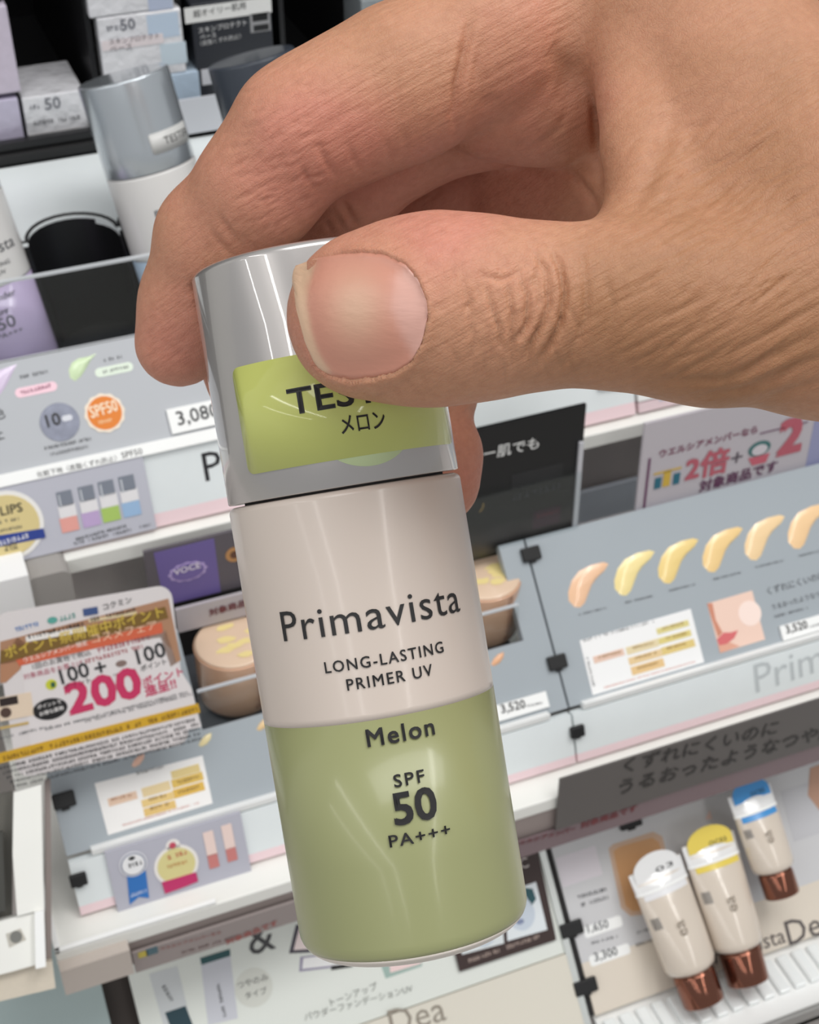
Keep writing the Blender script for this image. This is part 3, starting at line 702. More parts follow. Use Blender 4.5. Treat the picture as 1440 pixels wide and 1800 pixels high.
# tray with wells
m_blue = mat('powder_blue_plastic', srgb(176, 194, 214), .34, coat=.6); m_lav = mat('lavender_plastic', srgb(190, 172, 206), .34, coat=.6)
TB = _n(np.array([-.22, .86, -.42]))                                      # testers lean back and to the left in their wells (camera axes)
TBW = RW@TB
cap_top = at(212, 122, .455); blue_base = cap_top-TBW*.0865
zf = float(blue_base[2])-.0047; yb = float(blue_base[1])
xs_well = [float(blue_base[0])+k*.0298 for k in (-2, -1, 0, 1.38, 2.4)]
xs_well[0] -= .001
y_edge = yb+.011
z_plate = hit(75, 438, np.array([0, y_edge, 0]), np.array([0, -1., 0]))[2]
prism('tray_floor', stA, m_black, [(A_t[1]+.001, zf-.0025), (A_t[1]+.001, zf), (yb+.034, zf), (yb+.034, zf-.0025)], XL, xA_seam)
RL = .0185
bd = [(XL, y_edge)]
_lx = -.137*(z_plate-float(blue_base[2])); bd = [(XL, y_edge)]
for xw in [x+_lx for x in xs_well]:
    for i in range(15):
        t = math.radians(180-180*i/14); bd.append((xw+RL*math.cos(t)*.785, y_edge+.004+RL*.78*math.sin(t)))
bd.append((xA_seam, y_edge))
y_back = float(hit(100, 281, np.array([0, 0, z_plate]), np.array([0, 0, 1.]))[1])
def wloc(par, pts): inv = par.matrix_world.inverted(); return [tuple(inv@Vector(p)) for p in pts]
pl = bd+[(xA_seam, y_back), (XL, y_back)]; n = len(pl)
V = wloc(stA, [(x, y, z_plate) for x, y in pl]+[(x, y, z_plate-.002) for x, y in pl])
me = mesh('top_plate', V, [tuple(range(n)), tuple(range(2*n-1, n-1, -1))]+[(i, i+n, (i+1) % n+n, (i+1) % n) for i in range(n)]); fix_normals(me)
link('top_plate', me, m_silver, stA)
V = wloc(stA, [(x, y, z_plate-.0004) for x, y in bd]+[(x-_lx, y-.004, zf) for x, y in bd]); n = len(bd)
wl = link('well_liner', mesh('well_liner', V, [(i, i+1, n+i+1, n+i) for i in range(n-1)], True), m_black, stA)
def tube_path(name, pts, r, m, parent, seg=6, closed=False):
    P = np.array(pts); V = []; n = len(P); k = 0
    for i in range(n):
        t = _n(P[min(i+1, n-1)]-P[max(i-1, 0)]); a = _n(np.cross(t, [.3, .2, 1])); b = np.cross(t, a)
        for j in range(seg):
            w = 2*math.pi*j/seg; V.append(P[i]+r*(math.cos(w)*a+math.sin(w)*b))
    Fc = [(i*seg+j, i*seg+(j+1) % seg, (i+1)*seg+(j+1) % seg, (i+1)*seg+j) for i in range(n-1) for j in range(seg)]
    Fc += [tuple(range(seg)), tuple(range((n-1)*seg, n*seg))]
    inv = parent.matrix_world.inverted() if parent else Matrix()
    return link(name, mesh(name, [tuple(inv@Vector(p)) for p in V], Fc, True), m, parent)
rimp = [(x, y+.0022, z_plate+.0002) for x, y in bd]
tube_path('well_rim', rimp, .0006, m_clip, stA)
y_ac = float(A_t[1])+.0018
z_ac = float(hit(82, 485, np.array([0, y_ac, 0]), np.array([0, -1., 0]))[2])
prism('acrylic_front', stA, m_glass, [(y_ac, zf-.002), (y_ac, z_ac), (y_ac+.0012, z_ac), (y_ac+.0012, zf-.002)], XL, xA_seam)
prism('acrylic_edge', stA, m_edge, [(y_ac-.0001, z_ac), (y_ac-.0001, z_ac+.0007), (y_ac+.0013, z_ac+.0007), (y_ac+.0013, z_ac)], XL, xA_seam)
prism('well_front_floor', stA, mat('smoke_grey_plastic', srgb(92, 94, 92), .4), [(A_t[1]-.0005, A_t[2]-.0002), (A_t[1]+.0022, zf-.0027), (A_t[1]+.012, zf-.0027), (A_t[1]+.012, A_t[2]-.02), (A_t[1]+.003, A_t[2]-.02)], XL, xA_seam)
prism('cabinet_body', stA, m_black, [(A_t[1]+.013, zf-.003), (y_back+.01, zf-.003), (y_back+.01, A_s[2]), (A_t[1]+.013, A_s[2])], XL, xA_seam)
# print on the info panel
# ---- print on the primer stand
def sheet(face, root, h=0):
    c = Card(face, (100, 700), (300, 650), (110, 760), h); c.root = root; return c
cA = sheet(fA, stA)
def drop(c, name, pts, col, col2=None, root=None):
    """a smear of cream: a print with its own slightly raised, rounded top"""
    P = [c.loc(*p) for p in pts]; n = len(P); cx = sum(p[0] for p in P)/n; cy = sum(p[1] for p in P)/n
    V = [(x, y, .00001) for x, y in P]; k = n
    for f_, z in ((.8, .00035), (.5, .0006)): V += [(cx+(x-cx)*f_, cy+(y-cy)*f_, z) for x, y in P]
    Fc = [tuple(2*n+i for i in range(n))]
    for r in (0, 1): Fc += [(r*n+i, r*n+(i+1) % n, (r+1)*n+(i+1) % n, (r+1)*n+i) for i in range(n)]
    me = mesh(name, V, Fc, True); fix_normals(me)
    return c.add(name, me, mat('swatch_%d_%d_%d' % col, srgb(*col), .25, coat=.5), root)
drop(cA, 'swatch', [(170, 621), (160, 632), (150, 650), (142, 662), (132, 670), (123, 664), (121, 650), (126, 638), (138, 630), (155, 627)], (212, 232, 190))
drop(cA, 'swatch', [(30, 640), (22, 655), (12, 676), (2, 692), (-12, 700), (-24, 690), (-20, 668), (-5, 652)], (222, 206, 232))
cA.rect('pill_label', (168, 660), (233, 640), pm(226, 238, 222), 1, r=.003, grow=5); cA.dashes('print_lines', (182, 657), (226, 647), 6, m_grey_ink)
cA.rect('pill_label', (28, 698), (99, 672), pm(246, 208, 220), 1, r=.003, grow=3); cA.dashes('print_lines', (37, 694), (92, 680), 7, pm(150, 80, 110))
cA.dashes('print_lines', (36, 666), (82, 656), 6, m_grey_ink); cA.dashes('print_lines', (183, 636), (212, 630), 6, m_grey_ink)
d = cA.disc('badge', (105, 742), 35, mat('chrome_print', srgb(150, 154, 170), .25, metal=.5, var=.35, bscale=300), 2); d['label'] = 'silver ten hour badge'
cA.text('badge_lettering', '10', (84, 752), (108, 746), m_inkp, 4, weight=.03); cA.rect('badge_gloss', (110, 742), (126, 728), pm(214, 216, 224), 3, r=.003)
d = cA.disc('badge', (184, 726), 35, pm(240, 226, 208), 2, wave=.03, n=72); d['label'] = 'orange sun badge'
cA.disc('badge_face', (184, 726), 30, pm(226, 128, 38), 3); cA.text('badge_lettering', 'SPF50', (161, 736), (208, 722), pm(250, 226, 196), 4, weight=.04, h=.0036)
cA.dashes('print_lines', (174, 746), (196, 741), 6, pm(250, 226, 180), 4)
cA.dashes('print_lines', (79, 791), (158, 774), 6, m_grey_ink); cA.dashes('print_lines', (88, 802), (152, 788), 6, m_grey_ink)
cA.text('print_lettering', '色', (-12, 738), (10, 733), m_inkp, 2); cA.text('print_lettering', '止', (-12, 775), (8, 770), m_inkp, 2)
pc = Card(fA, (294, 722), (430, 690), (303, 764), h=.0012); t = pc.board('price_tag', m_tag); tag(t, 'white price tag reading 3,080 on the primer swatch panel', 'price tag')
pc.text('price_lettering', '3,080', (314, 748), (386, 731), m_inkp, 2, weight=.01)
cAl = sheet(fA, stA, .0012)
cAl.text('print_lettering', '化粧下地〈皮脂くずれ防止〉', (66, 839), (206, 809), m_inkp, 1); cAl.text('print_lettering', 'SPF50', (215, 806), (251, 798), m_inkp, 1)
cA2 = sheet(fA2, stA)
cA2.text('brand_lettering', 'Primavista', (362, 846), (648, 782), m_inkp, 1)
# sticker card with the four little bottles, on the front strip
sc_ = Card(fA2, (-140, 882), (252, 804), (-110, 1018), h=.0012); t = sc_.board('sticker_card', pm(196, 197, 208)); tag(t, 'lilac grey sticker card with four small bottles and a gold medal', 'sign card')
for i, (x, y, col) in enumerate(((98, 862, (238, 170, 160)), (136, 853, (196, 172, 214)), (171, 844, (176, 206, 110)), (207, 835, (160, 192, 226)))):
    b = sc_.rect('bottle_print', (x, y+4), (x+32, y+32-8), pm(132, 138, 150), 2); sc_.rect('bottle_print', (x+3, y+28), (x+38, y+50-7), pm(236, 234, 236), 2); sc_.rect('bottle_print', (x+6, y+50), (x+42, y+76-8), pm(*col), 2)
    sc_.rect('bottle_gloss', (x+4, y+8), (x+11, y+30), pm(214, 218, 224), 3)
sc_.dashes('print_lines', (134, 950), (222, 926), 6, m_grey_ink); sc_.dashes('print_lines', (130, 958), (228, 934), 6, m_grey_ink); sc_.dashes('print_lines', (246, 928), (262, 924), 5, m_grey_ink)
d = sc_.disc('medal', (12, 924), 66, pm(246, 244, 240), 2); d['label'] = 'gold medal print'
sc_.disc('medal_face', (12, 924), 58, pm(226, 208, 150), 3); sc_.poly('ribbon', [(-60, 950), (76, 928), (80, 944), (-60, 972)], pm(52, 72, 150), 4)
sc_.text('medal_lettering', 'LIPS', (2, 906), (40, 898), m_inkp, 4, weight=.02); sc_.text('medal_lettering', '2位', (8, 968), (32, 962), m_inkp, 5); sc_.dashes('print_lines', (-10, 922), (30, 914), 6, m_grey_ink, 4); sc_.dashes('print_lines', (-4, 936), (38, 927), 6, m_grey_ink, 4)
sc_.dashes('ribbon_lettering', (0, 958), (50, 944), 9, pm(240, 240, 246), 5)
# the unit to the right of the seam
stA2 = thing('display_stand', 'white display stand right of the primer stand with framed pink print', 'display stand', E3(.3, A_l))
board_prism('info_panel', stA2, m_panel, fA, uA_b, uA_t, xA_seam+.0015, XR); board_prism('front_strip', stA2, m_white, fA2, uA2_b+.004, 0, xA_seam+.0015, XR)
board_prism('pink_strip', stA2, pm(232, 210, 214), fA2, uA2_b, uA2_b+.0035, xA_seam+.0015, XR)
prism('cabinet_body', stA2, m_black, [(A_t[1]+.013, A_t[2]), (y_back+.01, A_t[2]), (y_back+.01, A_s[2]), (A_t[1]+.013, A_s[2])], xA_seam+.0015, XR)
c2 = sheet(fA2, stA2); c2.poly('print_frame', [(1142, 676), (1222, 656), (1236, 686), (1160, 706)], pm(196, 198, 210), 1); c2.poly('print_picture', [(1152, 680), (1222, 662), (1230, 684), (1166, 700)], pm(232, 230, 232), 2)
def clip(px, py, face, w=.0045, hh=.0035, label='', h=.0002, wx=0):
    x, u = face.q(px, py)
    t = thing('panel_clip', label, 'clip', face.M(x, u, h), 'black panel clips'); WM[t.name] = face.M(x, u, h)
    link('pad', bevel_box('pad', -w, w, -hh, hh, -.0001, .0016, .0005), m_clip, t); link('tongue', bevel_box('tongue', -w*.35, w*.35, -hh*1.3, -hh*.6, 0, .001, .0002), m_clip, t)
    return t
clip(1074, 664, fA2, .0055, .0028, 'black clip below the thumb root on the top tier strip')

# ------------------------------------------------------------------ tester bottles in the wells
def tester(base, cap_m, body_m, band_m, label, group=None, ell=1.04, texts=(), spin=0, sticker=None, scale=1.0, name='tester_bottle'):
    r, f = axis_frame(TB, -_n(cpt(200, 300, 1))); r = r if r[0] > 0 else -r
    M = bottle_matrix(base, RW@r, RW@f, TBW) @ Matrix.Diagonal((scale, scale, ell, 1)); t = thing(name, label, 'bottle', M, group)
    lo, hi = split_prof(BODY_PROF, SPLIT)
    link('body', revolve('body', hi, 48), body_m, t); g = link('colour_band', revolve('colour_band', lo, 48), band_m, t); link('cap', revolve('cap', CAP_PROF, 48), cap_m, t)
    for (s, w, h, z, a, hg) in texts: cyl_text('lettering', s, w, h, 14.6, z, math.radians(a+spin), m_grey_ink, t, hgt_of=hg)
    if sticker:
        a = math.radians(sticker); cyl_patch('tester_sticker', 17, 6.3, .8, 14.5, BODY_H+8.5, a, pm(206, 206, 204, .35), t); cyl_text('tester_lettering', 'TESTER', 11.5, 2.3, 14.64, BODY_H+7.4, a+.12, m_inkp, t)
    return t
ptx = (('Primavista', 25, 3.5, BODY_H-17, 0, 'P'), ('LONG-LASTING', 15.9, 1.3, BODY_H-21, 0, None), ('PRIMER UV', 11, 1.3, BODY_H-23.3, 0, None))
stx = (('SPF', 4, 1.5, BODY_H-35, 0, None), ('50', 5.6, 3.7, BODY_H-39.4, 0, None), ('PA+++', 8.2, 1.4, BODY_H-41.8, 0, None))
m_cap2 = mat('blue_silver_cap', srgb(196, 203, 209), .26, metal=.6, coat=.9)
m_ivory2 = mat('pale_ivory_plastic', srgb(220, 218, 216), .32, coat=.5)
tester(blue_base, m_cap2, m_ivory2, m_blue, 'pale blue and ivory tester bottle with silver cap beside the index finger', 'primer testers', 1.0, (('Primavista', 25, 3.5, BODY_H-14.5, 0, 'P'),)+ptx[1:], 36, 40)
lav_base = at(-52, 305, .462)-TBW*.056
lav_base = np.array([xs_well[0], yb, float(blue_base[2])])
tester(lav_base, m_cap2, m_ivory2, m_lav, 'lavender and ivory tester bottle at the left edge of the photo', 'primer testers', 1.0, ptx+(('Lavender', 12, 2, BODY_H-30.5, 0, 'L'),)+stx, 12)
dk = mat('slate_black_plastic', srgb(58, 64, 74), .4, coat=.3)
dark_base = np.array([xs_well[3], yb, float(blue_base[2])])
tester(dark_base, dk, dk, dk, 'dark slate tester bottle behind the index finger', 'primer testers', 1.0, (), 0, None, .98)

# ------------------------------------------------------------------ product tray at the top
tray = thing('product_tray', 'black divided product tray with a front rail holding boxed primers', 'tray', E3(.1, np.array([0, y_back, z_plate])))
zr = float(hit(100, 243, np.array([0, y_back+.001, 0]), np.array([0, -1., 0]))[2])
prism('rail', tray, m_clip, [(y_back+.001, z_plate), (y_back+.001, z_plate+(zr-z_plate)*.52), (y_back+.007, z_plate+(zr-z_plate)*.52), (y_back+.007, z_plate)], XL, XR, .0005)
prism('rail_lip', tray, m_black, [(y_back+.003, z_plate+(zr-z_plate)*.58), (y_back+.003, zr), (y_back+.007, zr), (y_back+.007, z_plate+(zr-z_plate)*.58)], XL, XR, .0005)
yv = y_back+.010
prism('tray_floor', tray, m_black, [(y_back+.0075, z_plate-.004), (y_back+.0075, z_plate), (.655, z_plate), (.655, z_plate-.004)], XL, XR)
prism('tray_back', tray, m_black, [(.645, z_plate), (.655, z_plate), (.655, z_plate+.25), (.645, z_plate+.25)], XL, XR)
fV = vplane(yv)
for i, (px, py) in enumerate(((22, 120), (166, 100), (325, 80), (500, 20), (640, 10))):
    x = fV.q(px, py)[0]; me = bevel_box('divider', -.0009, .0009, yv+.004, .645, z_plate, z_plate+.085); o = link('divider', mesh('divider', wloc(tray, [(v.co.x+x, v.co.y, v.co.z) for v in me.vertices]), [tuple(p.vertices) for p in me.polygons]), m_black, tray)
m_wrap = mat('shrink_wrap_film', srgb(226, 226, 230), .15, coat=1.0, bump=1.0, bscale=150, var=.06)
m_wrap.node_tree.nodes['Bump'].inputs['Distance'].default_value = .0016
m_wrapb = mat('pale_blue_carton', srgb(186, 204, 222), .2, coat=.8, bump=.6, bscale=300, var=.1)
def carton(label, TL, TR, BL, m, depth=.03, y=yv, stand=True, group='boxed primers in the black tray'):
    f = vplane(y); c = Card(f, TL, TR, BL, thick=depth)
    if stand is not None:
        b = c.cen[1]-c.Hh/2; z0 = z_plate if stand is True else stand
        top = c.cen[1]+c.Hh/2; c.Hh = top-z0; c.cen = np.array([c.cen[0], (top+z0)/2]); c.M = f.M(c.cen[0], c.cen[1], 0)
    t = thing('primer_carton', label, 'box', c.M, group); WM[t.name] = c.M
    o = link('carton', bevel_box('carton', -c.W/2, c.W/2, -c.Hh/2, c.Hh/2, -depth, 0, .0006), m, t); WM[o.name] = c.M; c.root = t
    return c
c = carton('low shrink-wrapped SPF50 carton behind the black rail', (33, 173), (146, 158), (52, 246), m_wrap)
c.text('print_lettering', '50', (80, 193), (107, 189), pm(120, 122, 130), 2, weight=.02); c.dashes('print_lines', (52, 192), (76, 190), 10, pm(150, 152, 160)); c.dashes('print_lines', (60, 220), (140, 208), 9, pm(120, 120, 124)); 
c.rect('tint_patch', (52, 246), (140, 222), pm(206, 204, 206), 1)
cb = carton('lower pale blue carton under the taller wrapped one', (292, 140), (350, 120), (300, 182), m_wrapb, stand=True); zt = float(cb.cen[1]+cb.Hh/2)
c = carton('tall shrink-wrapped carton with pale blue print stacked above the blue carton', (165, 32), (316, 14), (186, 146), m_wrap, stand=zt)
c.rect('tint_patch', (262, 70), (312, 20), pm(190, 206, 224), 1); c.rect('tint_patch', (285, 116), (326, 72), pm(198, 212, 222), 1); c.rect('print_label', (180, 90), (286, 58), pm(228, 218, 220), 2)
c.text('print_lettering', '50', (213, 54), (238, 50), pm(110, 112, 122), 2, weight=.02); c.dashes('print_lines', (188, 55), (210, 52), 11, pm(130, 132, 142)); c.text('print_lettering', 'スキンプロテクト', (192, 78), (280, 66), pm(110, 100, 106), 3); c.text('print_lettering', 'ベース', (194, 91), (232, 86), pm(110, 100, 106), 3)
zt2 = float(c.cen[1]+c.Hh/2)
c = carton('topmost wrapped carton above the tall pale blue one', (150, -40), (300, -60), (156, 26), m_wrap, stand=zt2+.0003)
c.rect('tint_patch', (262, 20), (302, -10), pm(180, 190, 212), 1)
c = carton('black carton with white header for very oily skin', (326, 16), (472, -12), (352, 152), pm(46, 48, 54, .3), stand=True)
c.rect('header', (326, 42), (476, -6), pm(226, 226, 224), 1); c.text('print_lettering', '超オイリー肌用', (340, 30), (432, 14), m_inkp, 2)
c.text('print_lettering', 'スキンプロテクト', (349, 58), (434, 43), pm(222, 222, 222), 2); c.text('print_lettering', 'ベース', (352, 69), (380, 64), pm(222, 222, 222), 2); c.text('print_lettering', '〈皮脂くずれ防止〉', (352, 80), (424, 66), pm(200, 200, 200), 2)
c.rect('print_frame', (441, 58), (474, 20), pm(150, 150, 152), 1); c.rect('print_window', (444, 38), (470, 22), pm(24, 24, 26), 2); c.rect('print_window', (446, 55), (472, 41), pm(34, 34, 36), 2); c.rect('footer', (356, 150), (384, 118), pm(205, 206, 212), 1)
carton('pale lilac carton at the left edge above the purple one', (-60, 20), (16, 8), (-50, 172), mat('lilac_carton', srgb(206, 196, 212), .25, coat=.6, bump=.5, bscale=300, var=.1), stand=z_plate+.022)
carton('small purple and white carton in the lower left of the tray', (-60, 186), (30, 172), (-40, 262), mat('lilac_wrap', srgb(196, 190, 212), .2, coat=.9, bump=.8, bscale=300, var=.12), stand=True)
carton('silver carton right of the black carton beside the index knuckle', (624, 8), (700, -10), (640, 70), mat('silver_carton', srgb(150, 156, 160), .3, metal=.3, var=.2, bscale=200), stand=True, depth=.02)
lb = Card(vplane(y_back), (296, 182), (394, 164), (312, 240), h=.0012, thick=.0008); t = lb.board('label_holder', pm(206, 208, 214)); tag(t, 'blank pale grey label holder on the black rail under the dark carton', 'label holder')
# ------------------------------------------------------------------ tier B: the foundation display
uB = lambda px, py: fB.q(px, py)[1]
xB_l, xB_seam = ux(fB, 115, 1495), ux(fB, 968, 1130)
uB_b = float((B_b-fB.p)@fB.eu); uB_t = float((B_t-fB.p)@fB.eu)
uB2_b = float((B_s-fB2.p)@fB2.eu)+.0014; uB2_p = fB2.q(160, 1588)[1]
stB = thing('foundation_stand', 'blue grey foundation display with recessed tan jars in the middle tier', 'display stand', E3(.08, B_l))
xj0, xj1 = ux(fB, 330, 1180), ux(fB, 903, 1060)
board_prism('info_panel', stB, m_panel2, fB, uB_b, uB_jar, xB_l, xB_seam)
board_prism('side_panel', stB, m_panel2, fB, uB_jar, uB_t, xB_l, xj0); board_prism('side_panel', stB, m_panel2, fB, uB_jar, uB_t, xj1, xB_seam)
stB2 = thing('swatch_stand', 'blue grey foundation swatch board right of the panel seam', 'display stand', E3(.3, B_l))
board_prism('info_panel', stB2, m_panel2, fB, uB_b, uB_t, xB_seam+.0008, XR)
jf = Face(fB.w(0, uB_jar), LEAN)                       # recess floor starts at the jar line
yj, zj = yz(fB.w(0, uB_jar, -.0036)); jfz = zj-.007
prism('recess_floor', stB, pm(96, 100, 106, .4), [(yj, jfz), (yj+.045, jfz), (yj+.045, jfz-.003), (yj, jfz-.003)], xj0, xj1)
prism('recess_back', stB, m_dark, [(yj+.042, jfz), (yj+.045, jfz), (yj+.045, jfz+.04), (yj+.042, jfz+.04)], xj0, xj1)
yac = yj+.001; prism('acrylic_edge', stB, m_edge, [(yac-.0001, jfz+.0221), (yac-.0001, jfz+.0226), (yac+.0011, jfz+.0226), (yac+.0011, jfz+.0221)], xj0+.0006, xj1-.0006)
prism('acrylic_front', stB, m_glass, [(yac, jfz), (yac, jfz+.022), (yac+.001, jfz+.022), (yac+.001, jfz)], xj0+.0006, xj1-.0006)
for par, x0, x1 in ((stB, ux(fB2, 159, 1490), ux(fB2, 968, 1262)), (stB2, ux(fB2, 1027, 1245), XR)):
    prism('ledge', par, m_white, [yz(B_b+fB.nrm*.0028), yz(B_b+fB.nrm*.0028-np.array([0, 0, .0028])), yz(B_b-np.array([0, -.004, .0028])), yz(B_b+fB.eu*.001)], x0, x1, .0003)
for par, x0, x1 in ((stB, xB_l, xB_seam), (stB2, xB_seam+.0008, XR)):
    board_prism('front_strip', par, m_silver, fB2, uB2_p, 0, x0, x1); board_prism('pink_strip', par, m_pink, fB2, uB2_b, uB2_p, x0, x1)
    prism('cabinet_body', par, m_black, [(yj+.046, jfz), (.60, jfz), (.60, B_s[2]), (yj+.046, B_s[2])], x0, x1)
shB = thing('shelf_tray', 'cream shelf tray under the middle foundation tier', 'shelf', E3(.1, B_l))
xs0 = ux(Face((0, B_f[1], 0), 0), 100, 1690)
prism('shelf_board', shB, m_cream, [(B_f[1], B_s[2]-.0002), (B_f[1], B_l[2]), (.66, B_l[2]), (.66, B_s[2]-.0002)], xs0, XR, .0006)
zBb = B_l[2]-.0075
prism('shelf_edge', shB, m_taupe, [(B_f[1]+.0005, B_l[2]-.0003), (B_f[1]+.0005, zBb-.004), (B_f[1]+.012, zBb-.004), (B_f[1]+.012, B_l[2]-.0003)], xs0+.02, XR, .0004)
prism('tray_rim', shB, m_white, [(B_f[1], B_s[2]-.0003), (B_f[1], B_s[2]+.0012), (B_f[1]+.0015, B_s[2]+.0012), (B_f[1]+.0015, B_s[2]-.0003)], xs0, xs0+.05, .0003)
prism('tray_rim', shB, m_white, [(B_f[1], B_s[2]-.0003), (B_f[1], B_s[2]+.0012), (B_f[1]+.05, B_s[2]+.0012), (B_f[1]+.05, B_s[2]-.0003)], xs0, xs0+.0018, .0003)
cs = sheet(fB, stB)
cs.poly('chart', [(166, 1377), (356, 1328), (374, 1412), (190, 1468)], pm(240, 238, 236, .35), 1)
def cells(c, rows, parent=None):
    for (p0, p1, col) in rows: c.rect('chart_cell', p0, p1, pm(*col), 2, parent, grow=4)
cells(cs, [((191, 1414), (240, 1394), (226, 196, 172)), ((251, 1398), (298, 1376), (228, 206, 160)), ((250, 1416), (304, 1395), (226, 196, 130)), ((254, 1432), (308, 1410), (224, 190, 120)), ((302, 1366), (350, 1346), (222, 200, 140)), ((303, 1382), (356, 1360), (220, 186, 96)), ((306, 1400), (358, 1377), (220, 180, 84))])
cs.dashes('print_lines', (240, 1362), (286, 1350), 5, m_grey_ink); cs.dashes('print_lines', (196, 1408), (236, 1398), 5, pm(170, 120, 90), 3); cs.dashes('print_lines', (216, 1452), (350, 1412), 3, pm(200, 120, 100))
cs.dashes('print_lines', (262, 1408), (292, 1400), 6, pm(150, 116, 60), 3); cs.dashes('print_lines', (264, 1424), (298, 1415), 6, pm(150, 116, 60), 3); cs.dashes('print_lines', (312, 1378), (350, 1368), 6, pm(150, 116, 60), 3); cs.dashes('print_lines', (314, 1396), (350, 1385), 6, pm(150, 116, 60), 3)
for x, y, col in ((242, 1336, (236, 190, 168)), (360, 1300, (238, 222, 170)), (462, 1272, (232, 200, 150)), (874, 1158, (232, 178, 138))):
    drop(cs, 'swatch', [(x+12, y-12), (x+11, y-2), (x+4, y+8), (x-6, y+13), (x-11, y+10), (x-6, y), (x+2, y-8)], col)
pc = Card(fB, (866, 1238), (960, 1216), (874, 1268), h=.0012); t = pc.board('price_tag', m_tag); tag(t, 'white price tag reading 3,520 just right of the held bottle', 'price tag'); pc.text('price_lettering', '3,520', (882, 1254), (924, 1244), m_inkp, 2, weight=.02); pc.dashes('print_lines', (926, 1243), (952, 1237), 4, m_grey_ink)
# right board: swatches, chart, face print, text
cr = sheet(fB, stB2)
bean = [(0, 0), (-9, -3), (-30, 2), (-52, 13), (-65, 30), (-71, 50), (-70, 65), (-60, 76), (-50, 77), (-42, 69), (-36, 54), (-30, 38), (-20, 24), (-7, 12)]
for i, (x, y, col) in enumerate(((1070, 991, (240, 196, 160)), (1151, 970, (244, 224, 158)), (1228, 949, (240, 212, 140)), (1306, 929, (242, 208, 146)), (1380, 908, (244, 212, 164)), (1456, 888, (244, 206, 158)), (1530, 868, (240, 200, 160)))):
    drop(cr, 'swatch', [(x+a, y+b) for a, b in bean], col, root=stB2); cr.dashes('print_lines', (x-52, y+91), (x-4, y+79), 4, m_grey_ink)
cr.poly('chart', [(1019, 1126), (1214, 1070), (1238, 1164), (1042, 1222)], pm(240, 240, 240, .35), 1)
cells(cr, [((1044, 1163), (1096, 1143), (228, 196, 178)), ((1102, 1148), (1156, 1126), (226, 210, 170)), ((1106, 1166), (1162, 1144), (228, 200, 152)), ((1111, 1184), (1166, 1160), (228, 194, 140)), ((1155, 1112), (1210, 1093), (218, 206, 140)), ((1158, 1130), (1214, 1110), (220, 204, 130)), ((1164, 1149), (1220, 1126), (222, 198, 128))])
for a, b in (((1052, 1158), (1090, 1148)), ((1112, 1141), (1148, 1132)), ((1116, 1159), (1154, 1149)), ((1120, 1177), (1156, 1167)), ((1164, 1107), (1202, 1097)), ((1168, 1125), (1206, 1115)), ((1172, 1142), (1210, 1132))): cr.dashes('print_lines', a, b, 5, pm(160, 124, 66), 3)
cr.dashes('print_lines', (1026, 1128), (1150, 1094), 5, m_grey_ink, 2); cr.dashes('print_lines', (1062, 1210), (1222, 1164), 3, pm(210, 130, 110), 2); cr.dashes('print_lines', (1030, 1156), (1042, 1206), 5, m_grey_ink, 2)
# a close-up print of lips and cheek
cr.poly('face_print', [(1243, 1061), (1322, 1038), (1345, 1124), (1266, 1148)], pm(238, 206, 190, .3), 1)
cr.poly('face_print_shade', [(1243, 1061), (1252, 1060), (1258, 1090), (1270, 1112), (1262, 1120), (1250, 1084)], pm(206, 140, 116, .3), 2); cr.poly('face_print_shade', [(1262, 1132), (1280, 1128), (1300, 1136), (1266, 1148)], pm(222, 166, 144, .3), 2)
cr.poly('lips_print', [(1260, 1124), (1272, 1112), (1284, 1112), (1297, 1108), (1290, 1122), (1276, 1132), (1264, 1134)], pm(214, 110, 112, .3), 3); cr.disc('cheek_print', (1318, 1078), 20, pm(248, 226, 216, .3), 2)
cr.text('print_lettering', 'くずれにくいのに', (1350, 1045), (1450, 1016), m_grey_ink, 2); cr.text('print_lettering', 'うるおったようなつや肌', (1358, 1072), (1462, 1042), m_grey_ink, 2); cr.dashes('print_lines', (1362, 1086), (1420, 1070), 5, m_grey_ink)
pc = Card(fB, (1371, 1099), (1500, 1064), (1378, 1126), h=.0012); t = pc.board('price_tag', m_tag); tag(t, 'white price tag reading 3,520 at the right edge of the photo', 'price tag'); pc.text('price_lettering', '3,520', (1383, 1114), (1420, 1104), m_inkp, 2, weight=.02); pc.dashes('print_lines', (1422, 1104), (1450, 1096), 4, m_grey_ink)
c = sheet(fB2, stB2); c.text('brand_lettering', 'Primavista', (1329, 1218), (1600, 1124), pm(196, 202, 204), 1)
for px, py, lab in ((932, 974, 'black clip at the top of the seam right of the black card'), (978, 1164, 'black clip halfway down the seam between the foundation boards'), (112, 1406, 'black clip at the left edge beside the small colour chart'), ): clip(px, py, fB, .0034, .0024, lab)
for px, py, lab in ((1013, 1284, 'black clip low on the seam on the silver strip'), (137, 1544, 'black clip low on the left edge beside the ribbon badge card')): clip(px, py, fB2, .0026, .0021, lab)
